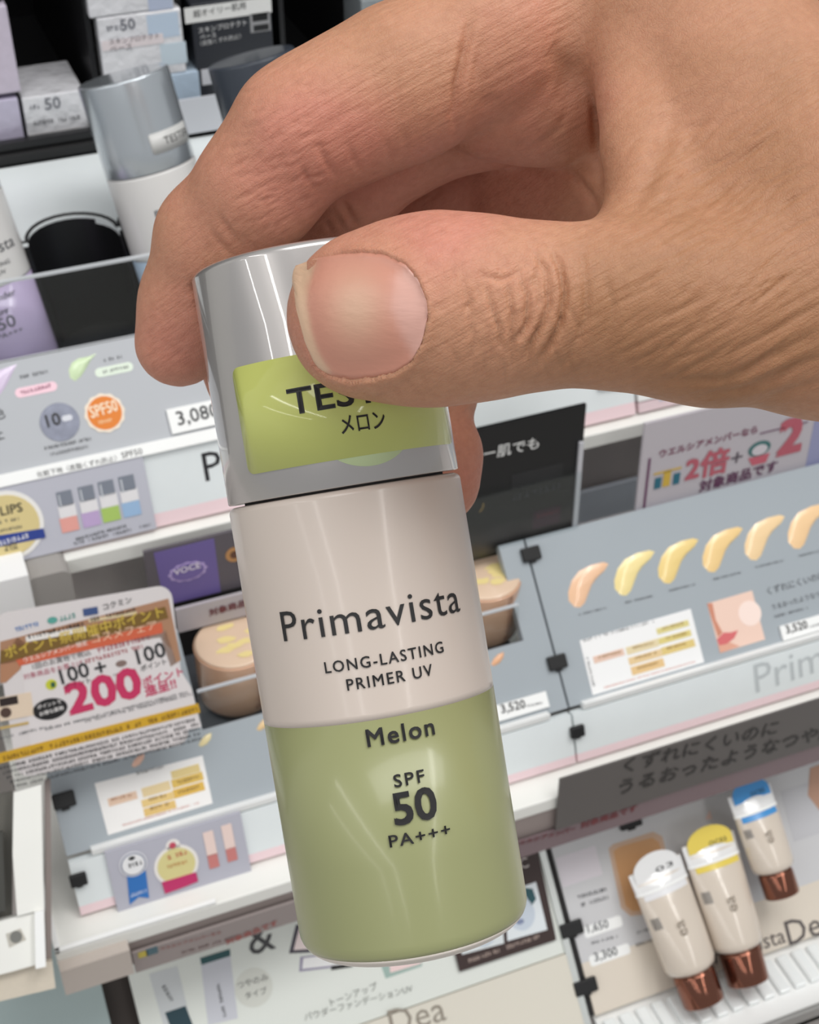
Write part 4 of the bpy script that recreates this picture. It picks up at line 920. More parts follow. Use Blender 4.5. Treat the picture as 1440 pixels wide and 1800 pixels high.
# ribbon badge sticker card on the silver strip
bc = Card(fB2, (188, 1496), (424, 1428), (206, 1604), h=.0012); t = bc.board('sticker_card', pm(186, 186, 198)); tag(t, 'lilac grey sticker card with blue ribbon badge and gold medal', 'sign card')
bc.poly('ribbon', [(223, 1540), (256, 1530), (262, 1578), (244, 1576), (228, 1590)], pm(52, 116, 190), 2); d = bc.disc('badge', (234, 1518), 25, pm(236, 236, 240), 3); d['label'] = 'white round badge'; bc.disc('badge_ring', (234, 1518), 23, pm(150, 154, 170), 4); bc.disc('badge_face', (234, 1518), 20, pm(238, 238, 240), 5)
bc.dashes('print_lines', (220, 1526), (250, 1517), 9, m_inkp, 6); bc.disc('badge_mark', (231, 1507), 6, m_inkp, 6, sy=.6); bc.dashes('ribbon_lettering', (230, 1576), (254, 1568), 7, pm(230, 236, 246), 3)
d = bc.disc('medal', (310, 1520), 40, pm(240, 236, 232), 2); d['label'] = 'pale gold medal print'; bc.disc('medal_crown', (304, 1486), 13, pm(240, 236, 232), 2); bc.disc('medal_mark', (303, 1485), 6, pm(200, 80, 100), 4); bc.disc('medal_face', (310, 1520), 34, pm(222, 212, 150), 3)
bc.poly('ribbon', [(284, 1550), (344, 1532), (348, 1548), (318, 1560), (290, 1570)], pm(196, 52, 108), 4); bc.dashes('medal_lettering', (290, 1512), (328, 1500), 9, pm(206, 120, 90), 4); bc.dashes('medal_lettering', (294, 1526), (328, 1516), 7, pm(206, 150, 90), 4)
for x, y in ((356, 1464), (388, 1452)):
    bc.rect('tube_print', (x, y), (x+26, y+36), pm(240, 216, 208), 2); bc.rect('tube_print', (x+8, y+40), (x+30, y+58), pm(206, 130, 126), 2)
# red lettered price strip along the tray edge
ps = Card(vplane(B_f[1]-.0002), (227, 1672), (548, 1578), (240, 1708), h=.0012); t = ps.board('price_strip', pm(150, 140, 138)); tag(t, 'taupe price strip with red lettering below the ribbon badge card', 'sign strip')
ps.rect('print_mark', (244, 1684), (258, 1670), pm(186, 170, 70), 2); ps.rect('print_mark', (258, 1680), (276, 1662), pm(70, 100, 110), 2); ps.text('print_lettering', 'ウエルシアメンバーなら', (282, 1670), (388, 1640), pm(150, 92, 88), 2, weight=.03); ps.text('print_lettering', '対象商品です', (398, 1660), (488, 1624), pm(156, 88, 84), 2, weight=.05); ps.dashes('print_lines', (320, 1676), (420, 1646), 7, pm(120, 92, 90))

# jars in the recess
m_tan = mat('tan_foundation_glass', srgb(214, 170, 140), .22, coat=.8); m_lid = mat('frosted_jar_lid', srgb(228, 200, 174), .3, coat=.4)
def jar(px, label):
    b = hit(px[0], px[1], np.array([0, yj+.017, 0]), np.array([0, -1., 0])); M = Matrix.Translation(Vector((b[0], yj+.0175, jfz+.0001))) @ Matrix.Diagonal((.001, .001, .00084, 1))
    t = thing('foundation_jar', label, 'jar', M, 'tan tester jars'); 
    link('glass', revolve('glass', [(8, 0)]+arc(8.6, 4, 4, -90, 0, 5)+[(12.9, 20), (12.9, 27)]+arc(12.4, 27.5, .5, 0, 90, 4), 40), m_tan, t); link('lid', revolve('lid', [(12.3, 28.05), (12.4, 28.6), (11.6, 29.0), (3, 29.1)], 40), m_lid, t)
    for k in range(7):
        a_ = rng.uniform(0, 6.28); q = rng.uniform(1, 8); V = [(q*math.cos(a_)+rng.uniform(2, 4)*math.cos(w), q*math.sin(a_)+rng.uniform(1, 2)*math.sin(w), 29.15+.1*k*.2) for w in (6.283*i/9 for i in range(9))]
        link('powder_smear', mesh('powder_smear', V, [tuple(range(9))]), mat('yellow_powder', srgb(236, 216, 150), .8), t)
    v, fs = fit_text('Primavista', 22, 3.2); v, fs = subdivide_long(v, fs, 2); v = [(-y, x, z) for x, y, z in v]; link('lettering', mesh('lettering', wrap(v, 13.0, 16, .45), fs), pm(150, 108, 86), t)
    return t
jar((418, 1200), 'tan foundation jar between the campaign card and the held bottle'); jar((850, 1050), 'tan foundation jar under the black card right of the held bottle')

# ------------------------------------------------------------------ cards standing behind the middle tier
bk = thing('back_board', 'warm grey back board behind the middle tier', 'panel', E3(.1, np.array([0, .41, A_l[2]]))); prism('board', bk, m_shelf_grey, [(.386, jfz+.001), (.389, jfz+.001), (.389, A_l[2]-.0006), (.386, A_l[2]-.0006)], XL, XR); prism('lower_board', bk, m_shelf_grey, [(yj+.05, jfz+.006), (.386, jfz+.006), (.386, jfz+.001), (yj+.05, jfz+.001)], XL, XR)
vS = vplane(float(B_t[1])+.0015)
kc = Card(vS, (800, 762), (1028, 712), (808, 992), thick=.0012); t = kc.board('sign_card', pm(16, 16, 18, .3)); tag(t, 'black promotional card with white lettering right of the held bottle', 'sign card')
kc.text('print_lettering', 'リー肌でも', (826, 812), (946, 786), pm(226, 226, 224), 2, weight=.02); kc.rect('print_panel', (898, 862), (990, 812), pm(34, 34, 36), 1); kc.dashes('print_lines', (900, 880), (984, 858), 16, pm(60, 62, 66), 2)
kc.rect('print_panel', (936, 930), (986, 888), pm(48, 22, 38), 1); kc.dashes('print_lines', (944, 910), (980, 900), 8, pm(104, 40, 50), 2); kc.text('print_mark', 'ノ', (842, 900), (854, 894), pm(180, 150, 90), 2)
ah = Card(vS, (790, 886), (1022, 834), (798, 990), h=.0022, thick=.001); t = ah.board('card_holder', m_glass); tag(t, 'clear acrylic pocket holding the black card', 'card holder')
rb = Card(vS, (1018, 780), (1026, 778), (1008, 934), h=.0012); t = rb.board('acrylic_post', mat('frosted_acrylic', srgb(196, 196, 202), .2, coat=.6), W=.0016); tag(t, 'narrow frosted acrylic post at the right edge of the black card', 'post')
wc = Card(vS, (1136, 758), (1560, 640), (1116, 904), thick=.0012); t = wc.board('sign_card', pm(190, 184, 190, .4)); tag(t, 'pale mauve member points sign with red lettering under the thumb root', 'sign card')
wc.rect('print_panel', (1410, 850), (1500, 650), pm(150, 152, 186), 1); wc.rect('frame_bar', (1134, 892), (1140, 806), pm(110, 70, 100), 2); wc.text('print_lettering', 'ウエルシアメンバーなら', (1158, 804), (1330, 760), pm(124, 58, 86), 2, weight=.04); wc.rect('frame_bar', (1336, 761), (1420, 742), pm(110, 70, 100), 2)
wc.rect('logo_mark', (1149, 835), (1198, 820), pm(206, 172, 70), 2); wc.rect('logo_mark', (1164, 856), (1180, 826), pm(206, 172, 70), 2); wc.rect('logo_mark', (1149, 860), (1163, 838), pm(40, 104, 124), 2); wc.rect('logo_mark', (1182, 852), (1196, 830), pm(40, 104, 124), 2)
wc.text('print_lettering', '2倍', (1202, 845), (1276, 826), pm(182, 92, 106), 2, weight=.06); wc.text('print_lettering', '+', (1283, 820), (1303, 815), pm(90, 80, 90), 2); wc.disc('logo_mark', (1335, 788), 20, pm(60, 110, 110), 2, sy=.7); wc.disc('logo_mark', (1335, 790), 14, pm(206, 200, 206), 3, sy=.7); wc.poly('logo_mark', [(1315, 806), (1353, 796), (1346, 812), (1322, 818)], pm(196, 96, 112), 2); wc.text('print_lettering', '2', (1362, 804), (1400, 794), pm(182, 92, 106), 2, weight=.08)
wc.text('print_lettering', '対象商品です', (1228, 864), (1364, 826), pm(96, 52, 84), 2, weight=.05)
gp = Card(vplane(.378), (1020, 870), (1130, 840), (1010, 936), thick=.002); t = gp.board('leaflet', pm(196, 204, 214)); tag(t, 'pale blue leaflet standing between the black card and the mauve sign', 'leaflet')
pp = Card(vplane(.3575), (250, 977), (430, 927), (268, 1072), thick=.0012); t = pp.board('sign_card', pm(96, 90, 96)); tag(t, 'dark card with purple award emblem above the left tan jar', 'sign card')
pp.poly('emblem_field', [(270, 972), (376, 946), (388, 1040), (290, 1064)], pm(112, 97, 158), 1); pp.disc('emblem', (330, 1004), 34, pm(186, 166, 214), 2, sy=.6, wave=.05, n=72); pp.disc('emblem_face', (330, 1004), 29, pm(118, 102, 164), 3, sy=.6); pp.text('emblem_lettering', 'VOCE', (306, 1010), (352, 996), pm(240, 230, 244), 4, weight=.03); pp.disc('seal', (412, 974), 16, pm(190, 140, 90), 2); pp.disc('seal_mark', (412, 974), 8, pm(100, 66, 50), 3)
rp = Card(vplane(.354), (302, 1074), (440, 1040), (316, 1112), thick=.0012); t = rp.board('sign_strip', pm(186, 180, 184)); tag(t, 'pale strip with dark red characters under the purple emblem card', 'sign strip'); rp.text('print_lettering', '対象商品', (368, 1082), (432, 1064), pm(110, 52, 62), 2, weight=.05)
wt = Card(vplane(.358), (-60, 1030), (55, 1012), (-60, 1110), thick=.02); t = wt.board('box', pm(244, 244, 244)); tag(t, 'plain white box behind the campaign card at the left edge', 'box')
gt = Card(vplane(.360), (58, 1016), (128, 1000), (56, 1090), thick=.018); t = gt.board('box', pm(160, 156, 152), r=.003); tag(t, 'warm grey rounded box beside the plain white box', 'box')

# ------------------------------------------------------------------ campaign card hanging in front of the upper shelf edge
fK = Face(at(180, 1200, .432), 22)
kk = Card(fK, (-40, 1108), (290, 1026), (30, 1380), thick=.0008, rot=-5)
kk = Card(fK, (-40, 1110), (290, 1022), (42, 1374), thick=.0008, rot=-4.5); t = kk.board('campaign_card', pm(216, 210, 210), r=.004); tag(t, 'large point campaign card with pink 200 hanging at the left edge', 'sign card')
BR = (148, 106, 78)
kk.poly('photo_strip', [(0, 1128), (296, 1052), (318, 1160), (300, 1172), (282, 1120), (0, 1168)], pm(170, 128, 100), 1); kk.poly('photo_strip', [(0, 1170), (30, 1120), (48, 1132), (36, 1176), (10, 1200), (0, 1200)], pm(176, 128, 98), 1)
kk.poly('gold_band', [(0, 1144), (290, 1066), (296, 1086), (0, 1166)], pm(120, 92, 44), 2); kk.text('band_lettering', 'ポイント祭開催中ポイント', (10, 1156), (288, 1082), pm(206, 178, 76), 3, weight=.02)
kk.poly('orange_band', [(28, 1160), (284, 1094), (286, 1112), (34, 1170)], pm(206, 100, 70), 2); kk.poly('white_field', [(38, 1170), (292, 1108), (312, 1170), (336, 1208), (354, 1278), (56, 1330)], pm(220, 214, 214), 1)
kk.rect('logo', (147, 1083), (171, 1066), pm(64, 84, 130), 2); kk.disc('logo', (92, 1090), 9, pm(90, 160, 150), 2, sy=.7); kk.dashes('logo_lettering', (28, 1110), (66, 1100), 8, pm(84, 130, 190)); kk.dashes('logo_lettering', (106, 1092), (132, 1085), 9, pm(70, 150, 140)); kk.text('logo_lettering', 'コクミン', (182, 1072), (232, 1058), m_inkp, 2, weight=.01)
kk.rect('name_field', (46, 1128), (150, 1100), pm(232, 228, 224), 3); kk.rect('name_field', (156, 1094), (240, 1074), pm(214, 196, 160), 2); kk.dashes('print_lines', (50, 1122), (144, 1100), 8, m_inkp, 4); kk.dashes('print_lines', (160, 1092), (236, 1074), 7, m_inkp, 3)
kk.text('orange_lettering', 'ウエルシアメンバー限定', (42, 1164), (154, 1132), pm(246, 226, 214), 3, weight=.02); kk.text('orange_lettering', 'コスメフェア', (162, 1130), (276, 1104), pm(240, 200, 170), 3)
kk.text('print_lettering', '1回のお買物で税込', (58, 1176), (160, 1150), m_inkp, 2); kk.dashes('print_lines', (164, 1150), (262, 1124), 9, pm(170, 90, 100)); kk.text('print_lettering', '対象商品をお買上げ', (42, 1194), (146, 1168), pm(176, 70, 96), 2); kk.dashes('print_lines', (150, 1166), (248, 1140), 8, pm(176, 90, 96))
kk.text('print_lettering', '100', (109, 1203), (158, 1188), m_inkp, 2, weight=.03); kk.text('print_lettering', 'ポイント', (114, 1212), (160, 1199), m_inkp, 2, weight=.02); kk.text('print_lettering', '+', (169, 1189), (188, 1184), m_inkp, 2, weight=.03); kk.text('print_lettering', '100', (243, 1168), (292, 1153), m_inkp, 2, weight=.03); kk.text('print_lettering', 'ポイント', (248, 1180), (293, 1166), m_inkp, 2, weight=.02)
kk.disc('coin_mark', (90, 1203), 10, pm(196, 200, 60), 2); kk.rect('coin_mark', (90, 1208), (96, 1198), pm(50, 90, 70), 3); kk.disc('coin_mark', (213, 1166), 10, pm(130, 110, 104), 2, sy=.6); kk.dashes('print_lines', (200, 1188), (238, 1178), 4, m_inkp)
kk.text('print_lettering', '200', (122, 1258), (248, 1224), pm(196, 52, 96), 2, weight=.06, h=.0091); kk.text('print_lettering', 'ポイント', (252, 1206), (322, 1186), pm(196, 60, 100), 2, weight=.04); kk.text('print_lettering', '進呈!!', (256, 1224), (310, 1208), pm(196, 60, 100), 2, weight=.04)
kk.disc('speech_bubble', (88, 1246), 31, pm(30, 28, 30), 2, sy=.66); kk.text('bubble_lettering', 'ポイントで', (66, 1246), (108, 1235), pm(236, 232, 230), 3, weight=.02); kk.text('bubble_lettering', 'お得な買物', (70, 1258), (112, 1246), pm(236, 232, 230), 3, weight=.02)
for a, b in (((80, 1284), (330, 1218)), ((150, 1270), (336, 1222)), ((0, 1300), (90, 1278))): kk.dashes('print_lines', a, b, 5, m_grey_ink)
kk.poly('yellow_band', [(-20, 1328), (348, 1236), (352, 1252), (-18, 1346)], pm(206, 162, 44), 2); kk.dashes('band_lettering', (6, 1336), (344, 1250), 8, pm(120, 84, 30), 3)
for k in range(5): kk.dashes('print_lines', (0+6*k, 1354+8*k-1), (346+2*k, 1266+8.5*k), 6, m_inkp, fill=.85)
kk.rect('photo', (0, 1268), (54, 1216), pm(224, 204, 182), 2); kk.rect('photo_shade', (0, 1242), (30, 1222), pm(46, 36, 34), 3); kk.disc('photo_shade', (10, 1252), 10, pm(80, 60, 52), 3); kk.rect('photo_caption', (0, 1282), (50, 1268), pm(196, 166, 100), 2)

# ------------------------------------------------------------------ hanging grey card with brush lettering on the right
hc = Card(vplane(B_f[1]-.0005), (990, 1356), (1560, 1196), (976, 1456), h=.0012, thick=.0008); t = hc.board('sign_card', mat('smoked_card', srgb(92, 88, 86), .4)); tag(t, 'dark smoky card with brush lettering hanging from the right shelf edge', 'sign card')
hc.text('brush_lettering', 'くずれにくいのに', (1094, 1358), (1364, 1288), pm(44, 42, 42), 2, weight=.015); hc.text('brush_lettering', 'うるおったようなつや肌', (1086, 1396), (1470, 1290), pm(44, 42, 42), 2, weight=.02)
hs = Card(vplane(B_f[1]-.0002), (888, 1468), (1560, 1278), (884, 1512), h=.0009, thick=.0008); t = hs.board('price_strip', pm(124, 106, 110)); tag(t, 'mauve price strip with red lettering under the dark smoky card', 'sign strip')
hs.text('print_lettering', 'ウエルシアメンバー', (900, 1488), (1010, 1460), pm(110, 46, 52), 2, weight=.05); hs.text('print_lettering', '対象商品です', (1020, 1456), (1118, 1424), pm(112, 48, 54), 2, weight=.06)

# ------------------------------------------------------------------ tier C: lowest displays
xC = ux(fC, 990, 1605); uC_t = float((C_t-fC.p)@fC.eu)+.012; uC_b = float((C_b-fC.p)@fC.eu)
xC_l = ux(fC, 232, 1740)
stC = thing('tube_stand', 'pale grey tube display with bronze-capped foundation tubes at lower right', 'display stand', E3(.3, C_b))
uC_m = fC.q(1028, 1692)[1]
board_prism('info_panel', stC, mat('pale_grey_board', srgb(206, 206, 208), .4), fC, uC_m, uC_t, xC+.002, XR); board_prism('lower_panel', stC, mat('cream_board', srgb(224, 214, 200), .4), fC, uC_b, uC_m, xC+.002, XR)
board_prism('dark_gap', stC, m_dark, fC, uC_b, uC_t, xC-.0005, xC+.002, th=.006, h=-.001)
stD = thing('picture_stand', 'white print board with ampersand and framed faces at the bottom centre', 'display stand', E3(.08, C_b))
uD = fC.q(800, 1742)[1]
m_wb = mat('white_print_board', srgb(226, 230, 224), .4)
board_prism('info_panel', stD, m_wb, fC, uD, uC_t, xC_l, xC-.0032); board_prism('lower_panel', stD, mat('cream_board2', srgb(222, 217, 204), .4), fC, uD-.03, uD-.0003, xC_l, xC-.0032, h=.0008); board_prism('metal_edge', stD, mat('steel_edge', srgb(206, 210, 208), .3, metal=.4), fC, uD-.03, uC_t, xC-.0032, xC-.0007, h=.001)
c = sheet(fC, stD)
c.text('print_lettering', '&', (441, 1680), (486, 1666), pm(70, 70, 72), 2)
c.poly('brush_print', [(262, 1712), (312, 1698), (336, 1800), (290, 1812)], pm(206, 210, 212), 1); c.poly('brush_print_tip', [(290, 1780), (326, 1768), (344, 1815), (306, 1822)], pm(38, 66, 76), 2); c.dashes('print_lines', (284, 1734), (300, 1762), 8, m_grey_ink)
c.poly('box_print', [(352, 1686), (404, 1672), (418, 1790), (366, 1802)], pm(204, 206, 214), 1); c.poly('box_print_lid', [(352, 1684), (404, 1668), (405, 1680), (354, 1696)], pm(40, 84, 88), 2); c.dashes('print_lines', (380, 1730), (392, 1786), 7, m_grey_ink)
c.disc('round_print', (446, 1736), 34, pm(214, 216, 208), 1); c.text('print_lettering', 'つやのみ', (418, 1738), (472, 1722), pm(90, 90, 90), 2); c.text('print_lettering', 'タイプ', (432, 1756), (470, 1745), pm(90, 90, 90), 2)
c.poly('compact_print', [(520, 1626), (700, 1590), (660, 1668), (508, 1676)], pm(70, 66, 78), 1); c.poly('compact_print_face', [(526, 1630), (690, 1596), (652, 1660), (516, 1670)], pm(244, 228, 226), 2)
c.poly('palette_print', [(528, 1682), (668, 1664), (672, 1690), (526, 1708)], pm(150, 144, 168), 1); c.poly('palette_print_face', [(533, 1684), (662, 1668), (666, 1688), (531, 1703)], pm(238, 238, 238), 2); c.poly('palette_print_bar', [(582, 1698), (620, 1692), (620, 1699), (582, 1705)], m_clip, 3)
c.poly('palette_print', [(664, 1680), (738, 1664), (742, 1698), (678, 1720)], pm(160, 184, 176), 1); c.poly('palette_print_face', [(684, 1690), (736, 1676), (740, 1694), (686, 1710)], pm(240, 214, 212), 2); c.disc('palette_print_dot', (720, 1681), 9, pm(60, 62, 72), 3)
c.text('print_lettering', 'トーンアップ', (582, 1768), (664, 1738), pm(120, 124, 118), 2); c.text('print_lettering', 'パウダーファンデーションUV', (536, 1794), (726, 1742), pm(130, 134, 128), 2)
fp = Card(fC, (776, 1556), (950, 1496), (808, 1708), h=.0012); 
t = thing('framed_print', 'dark brown framed print of two drawn faces right of the held bottle', 'picture', fp.M); WM[t.name] = fp.M; fp.root = t
c = fp; c.poly('frame', [(770, 1560), (946, 1498), (978, 1652), (808, 1708)], pm(58, 42, 40), 1)
c.poly('face_panel', [(886, 1570), (942, 1550), (962, 1634), (892, 1654)], pm(226, 232, 236), 2); c.poly('face_panel', [(800, 1600), (878, 1574), (886, 1658), (812, 1678)], pm(220, 226, 228), 2)
c.poly('hair_print', [(914, 1560), (936, 1562), (942, 1580), (934, 1592), (926, 1578)], pm(40, 84, 92), 3); c.disc('face_print', (916, 1606), 24, pm(200, 210, 222), 3, sy=1.15); c.disc('eye_print', (900, 1600), 5, pm(96, 116, 136), 4, sy=.6); c.disc('eye_print', (918, 1590), 5, pm(96, 116, 136), 4, sy=.6); c.disc('mouth_print', (914, 1620), 7, pm(130, 140, 170), 4, sy=.6)
c.disc('face_print', (848, 1636), 24, pm(196, 206, 216), 3, sy=1.1); c.disc('eye_print', (836, 1646), 5, pm(110, 126, 140), 4, sy=.6); c.disc('eye_print', (856, 1636), 5, pm(110, 126, 140), 4, sy=.6)
c.dashes('print_lines', (824, 1692), (950, 1648), 8, pm(190, 170, 160), 3); c.text('print_lettering', 'C', (916, 1528), (930, 1523), pm(210, 200, 196), 3)
c = sheet(fC, stD, .0008); c.text('brand_lettering', 'Dea', (690, 1822), (786, 1792), pm(150, 142, 130), 1)
c = sheet(fC, stC)
c.rect('print_panel', (990, 1560), (1046, 1486), pm(220, 214, 220), 1); c.poly('compact_print', round_rect(1, 1, .1) and [(1070, 1492), (1078, 1484), (1148, 1462), (1164, 1470), (1186, 1556), (1200, 1600), (1108, 1610), (1092, 1596)], pm(206, 176, 152), 1); c.poly('compact_print_face', [(1078, 1496), (1090, 1488), (1146, 1472), (1158, 1480), (1190, 1592), (1112, 1602), (1100, 1592)], pm(206, 158, 112), 2)
c.dashes('print_lines', (1016, 1580), (1066, 1566), 8, m_grey_ink); c.dashes('print_lines', (1022, 1594), (1068, 1580), 8, m_grey_ink)
c.rect('price_field', (1028, 1645), (1092, 1613), m_tag, 1, r=.001, grow=6); c.text('price_lettering', '1,650', (1034, 1640), (1070, 1630), m_grey_ink, 2, weight=.02); c.rect('price_field', (1038, 1695), (1106, 1662), m_tag, 1, r=.001, grow=6); c.text('price_lettering', '3,300', (1046, 1690), (1086, 1678), m_grey_ink, 2, weight=.02)
c.dashes('print_lines', (1040, 1660), (1084, 1648), 6, m_grey_ink); c.dashes('print_lines', (1120, 1642), (1146, 1634), 6, m_grey_ink); c.dashes('print_lines', (1118, 1664), (1146, 1655), 6, m_grey_ink); c.poly('print_mark', [(1240, 1440), (1248, 1424), (1252, 1440)], pm(230, 200, 190), 1)
c.text('brand_lettering', 'Primavista', (1240, 1700), (1382, 1656), pm(100, 92, 90), 2); c.text('brand_lettering', 'Dea', (1388, 1662), (1470, 1634), pm(90, 84, 84), 2)
c.rect('side_field', (1396, 1480), (1500, 1350), pm(196, 196, 200), 1); c.poly('compact_print', [(1424, 1350), (1480, 1330), (1490, 1420), (1440, 1424), (1420, 1398)], pm(190, 150, 128), 2)
for px, py, lab in ((1106, 1443, 'black clip at the top edge of the tube display'), (1003, 1632, 'black clip on the left edge of the tube display beside the price'), (1028, 1733, 'black clip at the bottom left of the tube display')): clip(px, py, fC, .0044, .0026, lab)
# trough at the bottom; ridges of clear plastic carry painted white reflections
yb0, zb0 = yz(fC.w(0, uC_b)); nC = fC.nrm
prism('trough', stC, m_white, [(yb0-.028, zb0-.003), (yb0+.004, zb0-.003), (yb0+.004, zb0-.006), (yb0-.028, zb0-.006)], xC+.002, XR, .0003)
prism('trough_lip', stC, mat('grey_metal_lip', srgb(150, 150, 148), .35, metal=.4), [(yb0-.028, zb0-.006), (yb0-.028, zb0+.0025), (yb0-.0262, zb0+.0025), (yb0-.0262, zb0-.006)], xC+.002, XR, .0003)
rd = bevel_box('ridge', -.0022, .0022, -.007, .007, 0, .0022, .0006); m_ridge = mat('reflection_white_ridge', srgb(244, 248, 248), .12, coat=1)
xx = xC+.006
while xx < XR-.02:
    o = link('ridge', rd, m_ridge, stC); o.location = (xx-.3, yb0-.009-C_b[1], zb0-.0031-C_b[2]); xx += .0066
if True:
    yb1, zb1 = yz(fC.w(0, uD-.03)); prism('support', stD, m_shelf_grey, [(yb1, zb1), (yb1+.1, zb1), (yb1+.1, .9605), (yb1, .9605)], xC_l, xC-.0032)
    prism('support', stC, m_shelf_grey, [(yb0+.005, zb0-.004), (yb0+.1, zb0-.004), (yb0+.1, .9605), (yb0+.005, .9605)], xC+.002, XR)

# ------------------------------------------------------------------ foundation tubes leaning on the panel, standing on bronze caps
m_tube = mat('pearl_tube_plastic', srgb(216, 204, 190), .25, coat=.8); m_bronze = mat('bronze_metal_cap', srgb(138, 92, 76), .13, metal=.9); m_clear = mat('milky_clear_film', srgb(236, 236, 236), .15, coat=1)
def foundation_tube(base_px, top_px, h, W, label, tone, shade, hb=None):
    """crimped tube: flat and wide at the top, round at the shoulder, bronze cap below"""
    b = np.array(hit(base_px[0], base_px[1], fC.p+fC.nrm*h, fC.nrm)); t0 = np.array(hit(top_px[0], top_px[1], fC.p+fC.nrm*(h-.001), fC.nrm))
    up = _n(t0-b); L = np.linalg.norm(t0-b)*1000; fr = _n(fC.nrm-up*(fC.nrm@up)); rt = np.cross(up, fr)*-1
    rt = rt if rt[0] > 0 else -rt
    M = bottle_matrix(b, rt, fr, up); t = thing('foundation_tube', label, 'tube', M, 'bronze-capped foundation tubes')
    rc = W*.37; ch = L*.24; seg = 36
    cp = revolve('cap', [(rc*.9, 0), (rc*.97, .25), (rc, .8), (rc*1.0, ch*.86), (rc*.93, ch)], 40); link('cap', cp, m_bronze, t)
    rows = [(ch+.01, rc*.96, rc*.96), (ch+1.2, W*.44, W*.40), (ch+3, W*.46, W*.42), (ch+(L-ch)*.35, W*.48, W*.36), (ch+(L-ch)*.65, W*.5, W*.22), (L-4.6, W*.505, W*.1), (L-3.2, W*.51, 1.0), (L, W*.51, .9)]
    V, Fc = [], []
    for z, a, bb in rows:
        for i in range(seg):
            w = 2*math.pi*i/seg; V.append((a*math.cos(w), bb*math.sin(w), z))
    for j in range(len(rows)-1):
        for i in range(seg): Fc.append((j*seg+i, j*seg+(i+1) % seg, (j+1)*seg+(i+1) % seg, (j+1)*seg+i))
    Fc += [tuple(range(seg))[::-1], tuple((len(rows)-1)*seg+i for i in range(seg))]
    link('tube_body', mesh('tube_body', V, Fc, True), m_tube, t)
    def band(name, z0, z1, grow, m, a0=180, a1=360, n=18):       # film over the front of the crimp
        V, Fc = [], []
        for k in range(5):
            z = z0+(z1-z0)*k/4; a = np.interp(z, [r[0] for r in rows], [r[1] for r in rows]); bb = np.interp(z, [r[0] for r in rows], [r[2] for r in rows])
            for i in range(n+1):
                w = math.radians(a0+(a1-a0)*i/n); V.append(((a+grow)*math.cos(w), (bb+grow)*math.sin(w), z))
        for k in range(4):
            for i in range(n): q = k*(n+1)+i; Fc.append((q, q+1, q+n+2, q+n+1))
        return link(name, mesh(name, V, Fc, True), m, t)
    band('shade_film', L-7.5, L-.2, .14, m_clear); band('film_edge', L-8.3, L-7.3, .3, m_tag); g = band('shade_mark', L-10.5, L-8.4, .2, tone, 215, 325)
    # half-round coloured sticker standing up from the crimp
    n = 20; Wd = W*.44; P = [(Wd*math.cos(math.pi*i/n), L-1+Wd*.62*math.sin(math.pi*i/n)) for i in range(n+1)]+[(-Wd*1.0, L-3.6), (Wd*1.0, L-3.6)]; n = len(P)
    me = mesh('shade_sticker', [(x, -1.25, z) for x, z in P]+[(x, -1.05, z) for x, z in P], [tuple(range(n)), tuple(range(2*n-1, n-1, -1))]+[(i, (i+1) % n, (i+1) % n+n, i+n) for i in range(n)]); fix_normals(me); s = link('shade_sticker', me, tone if shade else m_clear, t)
    v, fs = fit_text(shade or '03', W*.34, 1.7, spacing=1.1); me = mesh('lettering', [(x+W*.14, -1.45, z0+L-2.6) for x, z0, _ in v], fs); link('lettering', me, m_inkp, t)
    v, fs = fit_text('Dea', W*.5, W*.2); v = [(-y, x, z) for x, y, z in v]; k = L*.52; bb = np.interp(k, [r[0] for r in rows], [r[2] for r in rows])
    me = mesh('lettering', [(x+.5, -(bb+.25)*math.sqrt(max(.1, 1-(x/(W*.5))**2)), z+k) for x, z, _ in v], fs); link('lettering', me, pm(150, 138, 124), t)
    for k in range(7):
        x = -W*.40+k*.35; me = bevel_box('barcode_bar', x, x+.16, -W*.30, -W*.27, L*.62, L*.70); 
    v, fs = [], []
    for k in range(8):
        w0 = math.radians(205+k*3.2); w1 = w0+math.radians(1.4); z0, z1 = L*.6, L*.68; q = len(v)
        for w, z in ((w0, z0), (w1, z0), (w1, z1), (w0, z1)):
            a = np.interp(z, [r[0] for r in rows], [r[1] for r in rows])+.15; bb = np.interp(z, [r[0] for r in rows], [r[2] for r in rows])+.15; v.append((a*math.cos(w), bb*math.sin(w), z))
        fs.append((q, q+1, q+2, q+3))
    link('barcode', mesh('barcode', v, fs), m_grey_ink, t)
    return t
foundation_tube((1238, 1762), (1150, 1520), .012, 21, 'front foundation tube with a white top sticker beside the prices', pm(232, 232, 234, .25), None)
foundation_tube((1316, 1726), (1244, 1474), .012, 21, 'foundation tube with a yellow top sticker in the middle of three', pm(232, 208, 96, .25), 'OC03')
foundation_tube((1376, 1574), (1316, 1388), .016, 17.5, 'foundation tube with a blue top sticker highest in the lower right corner', pm(74, 150, 214, .25), 'OC05')

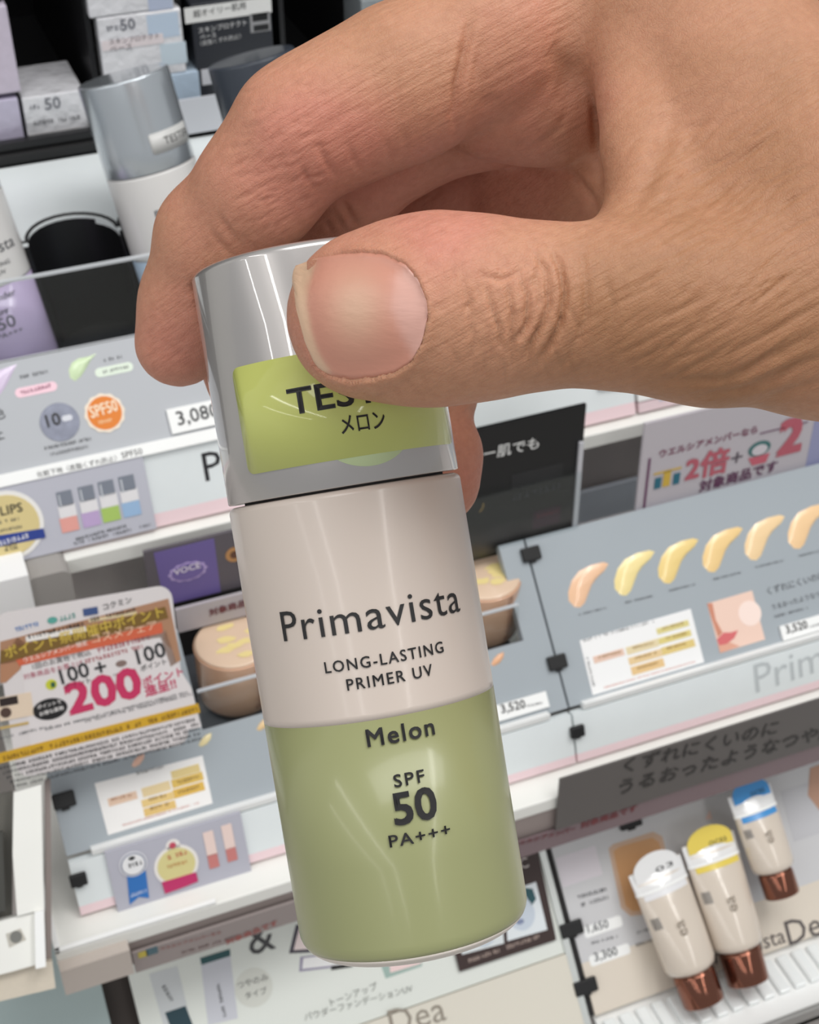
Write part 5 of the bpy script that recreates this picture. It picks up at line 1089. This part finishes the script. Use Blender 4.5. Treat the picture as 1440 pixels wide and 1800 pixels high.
# ------------------------------------------------------------------ neighbour unit at the left edge
fN = Face(at(60, 1560, .43), LEAN)
nb = Card(fN, (-120, 1440), (74, 1388), (-110, 1720)); t = thing('neighbour_tray', 'cream plastic tray frame of the neighbouring unit at the left edge', 'tray', nb.M); WM[t.name] = nb.M; nb.root = t
def slab(nm, pts, z0, z1, m): return nb.add(nm, flat_me(nm, [nb.loc(*p) for p in pts], z0, z1), m)
slab('side_rail', [(24, 1392), (72, 1378), (76, 1560), (80, 1690), (62, 1694), (60, 1600), (30, 1608), (22, 1500)], -.004, .003, m_cream)
slab('bottom_rail', [(-120, 1650), (28, 1610), (60, 1602), (62, 1694), (20, 1706), (-120, 1742)], -.004, .002, m_cream)
slab('tray_edge', [(60, 1600), (76, 1596), (80, 1694), (62, 1698)], .0031, .005, m_white)
slab('tray_floor', [(-140, 1430), (22, 1392), (22, 1612), (-140, 1650)], -.006, -.0042, pm(92, 90, 84)); slab('tray_insert', [(-140, 1500), (4, 1462), (10, 1600), (-140, 1640)], -.0041, .001, pm(66, 66, 62))
nb.disc('knob', (28, 1645), 11, pm(120, 120, 116), 18); slab('knob_seat', [(10, 1640), (36, 1630), (46, 1650), (16, 1664)], .00201, .0021, pm(190, 186, 176))
slab('front_face', [(-120, 1744), (20, 1708), (92, 1690), (98, 1738), (-120, 1790)], -.012, -.001, mat('beige_drawer_front', srgb(206, 196, 180), .45, var=.04)); slab('gap_wall', [(80, 1374), (90, 1372), (92, 1690), (82, 1692)], -.012, -.006, m_taupe)
dr = Card(vplane(float(B_f[1])-.004), (92, 1712), (224, 1672), (120, 1748), thick=.02); t = dr.board('drawer_front', mat('beige_grey_front', srgb(190, 180, 172), .45, var=.03)); tag(t, 'beige grey drawer front under the left end of the cream shelf', 'drawer')
tl = Card(fC, (-100, 1790), (176, 1722), (-80, 1880), h=-.004, thick=.003); t = tl.board('leaflet_board', mat('pale_teal_board', srgb(168, 184, 184), .4), H=.05); tag(t, 'pale teal board in the bottom left corner', 'panel')
dkb = Card(fC, (160, 1730), (250, 1700), (190, 1880), h=-.008, thick=.003); t = dkb.board('gap_board', mat('gap_shade_brown', srgb(62, 54, 50), .6), H=.05); tag(t, 'dark brown gap board left of the white print board', 'panel')  # dark sheet stands in for the shade in the open gap
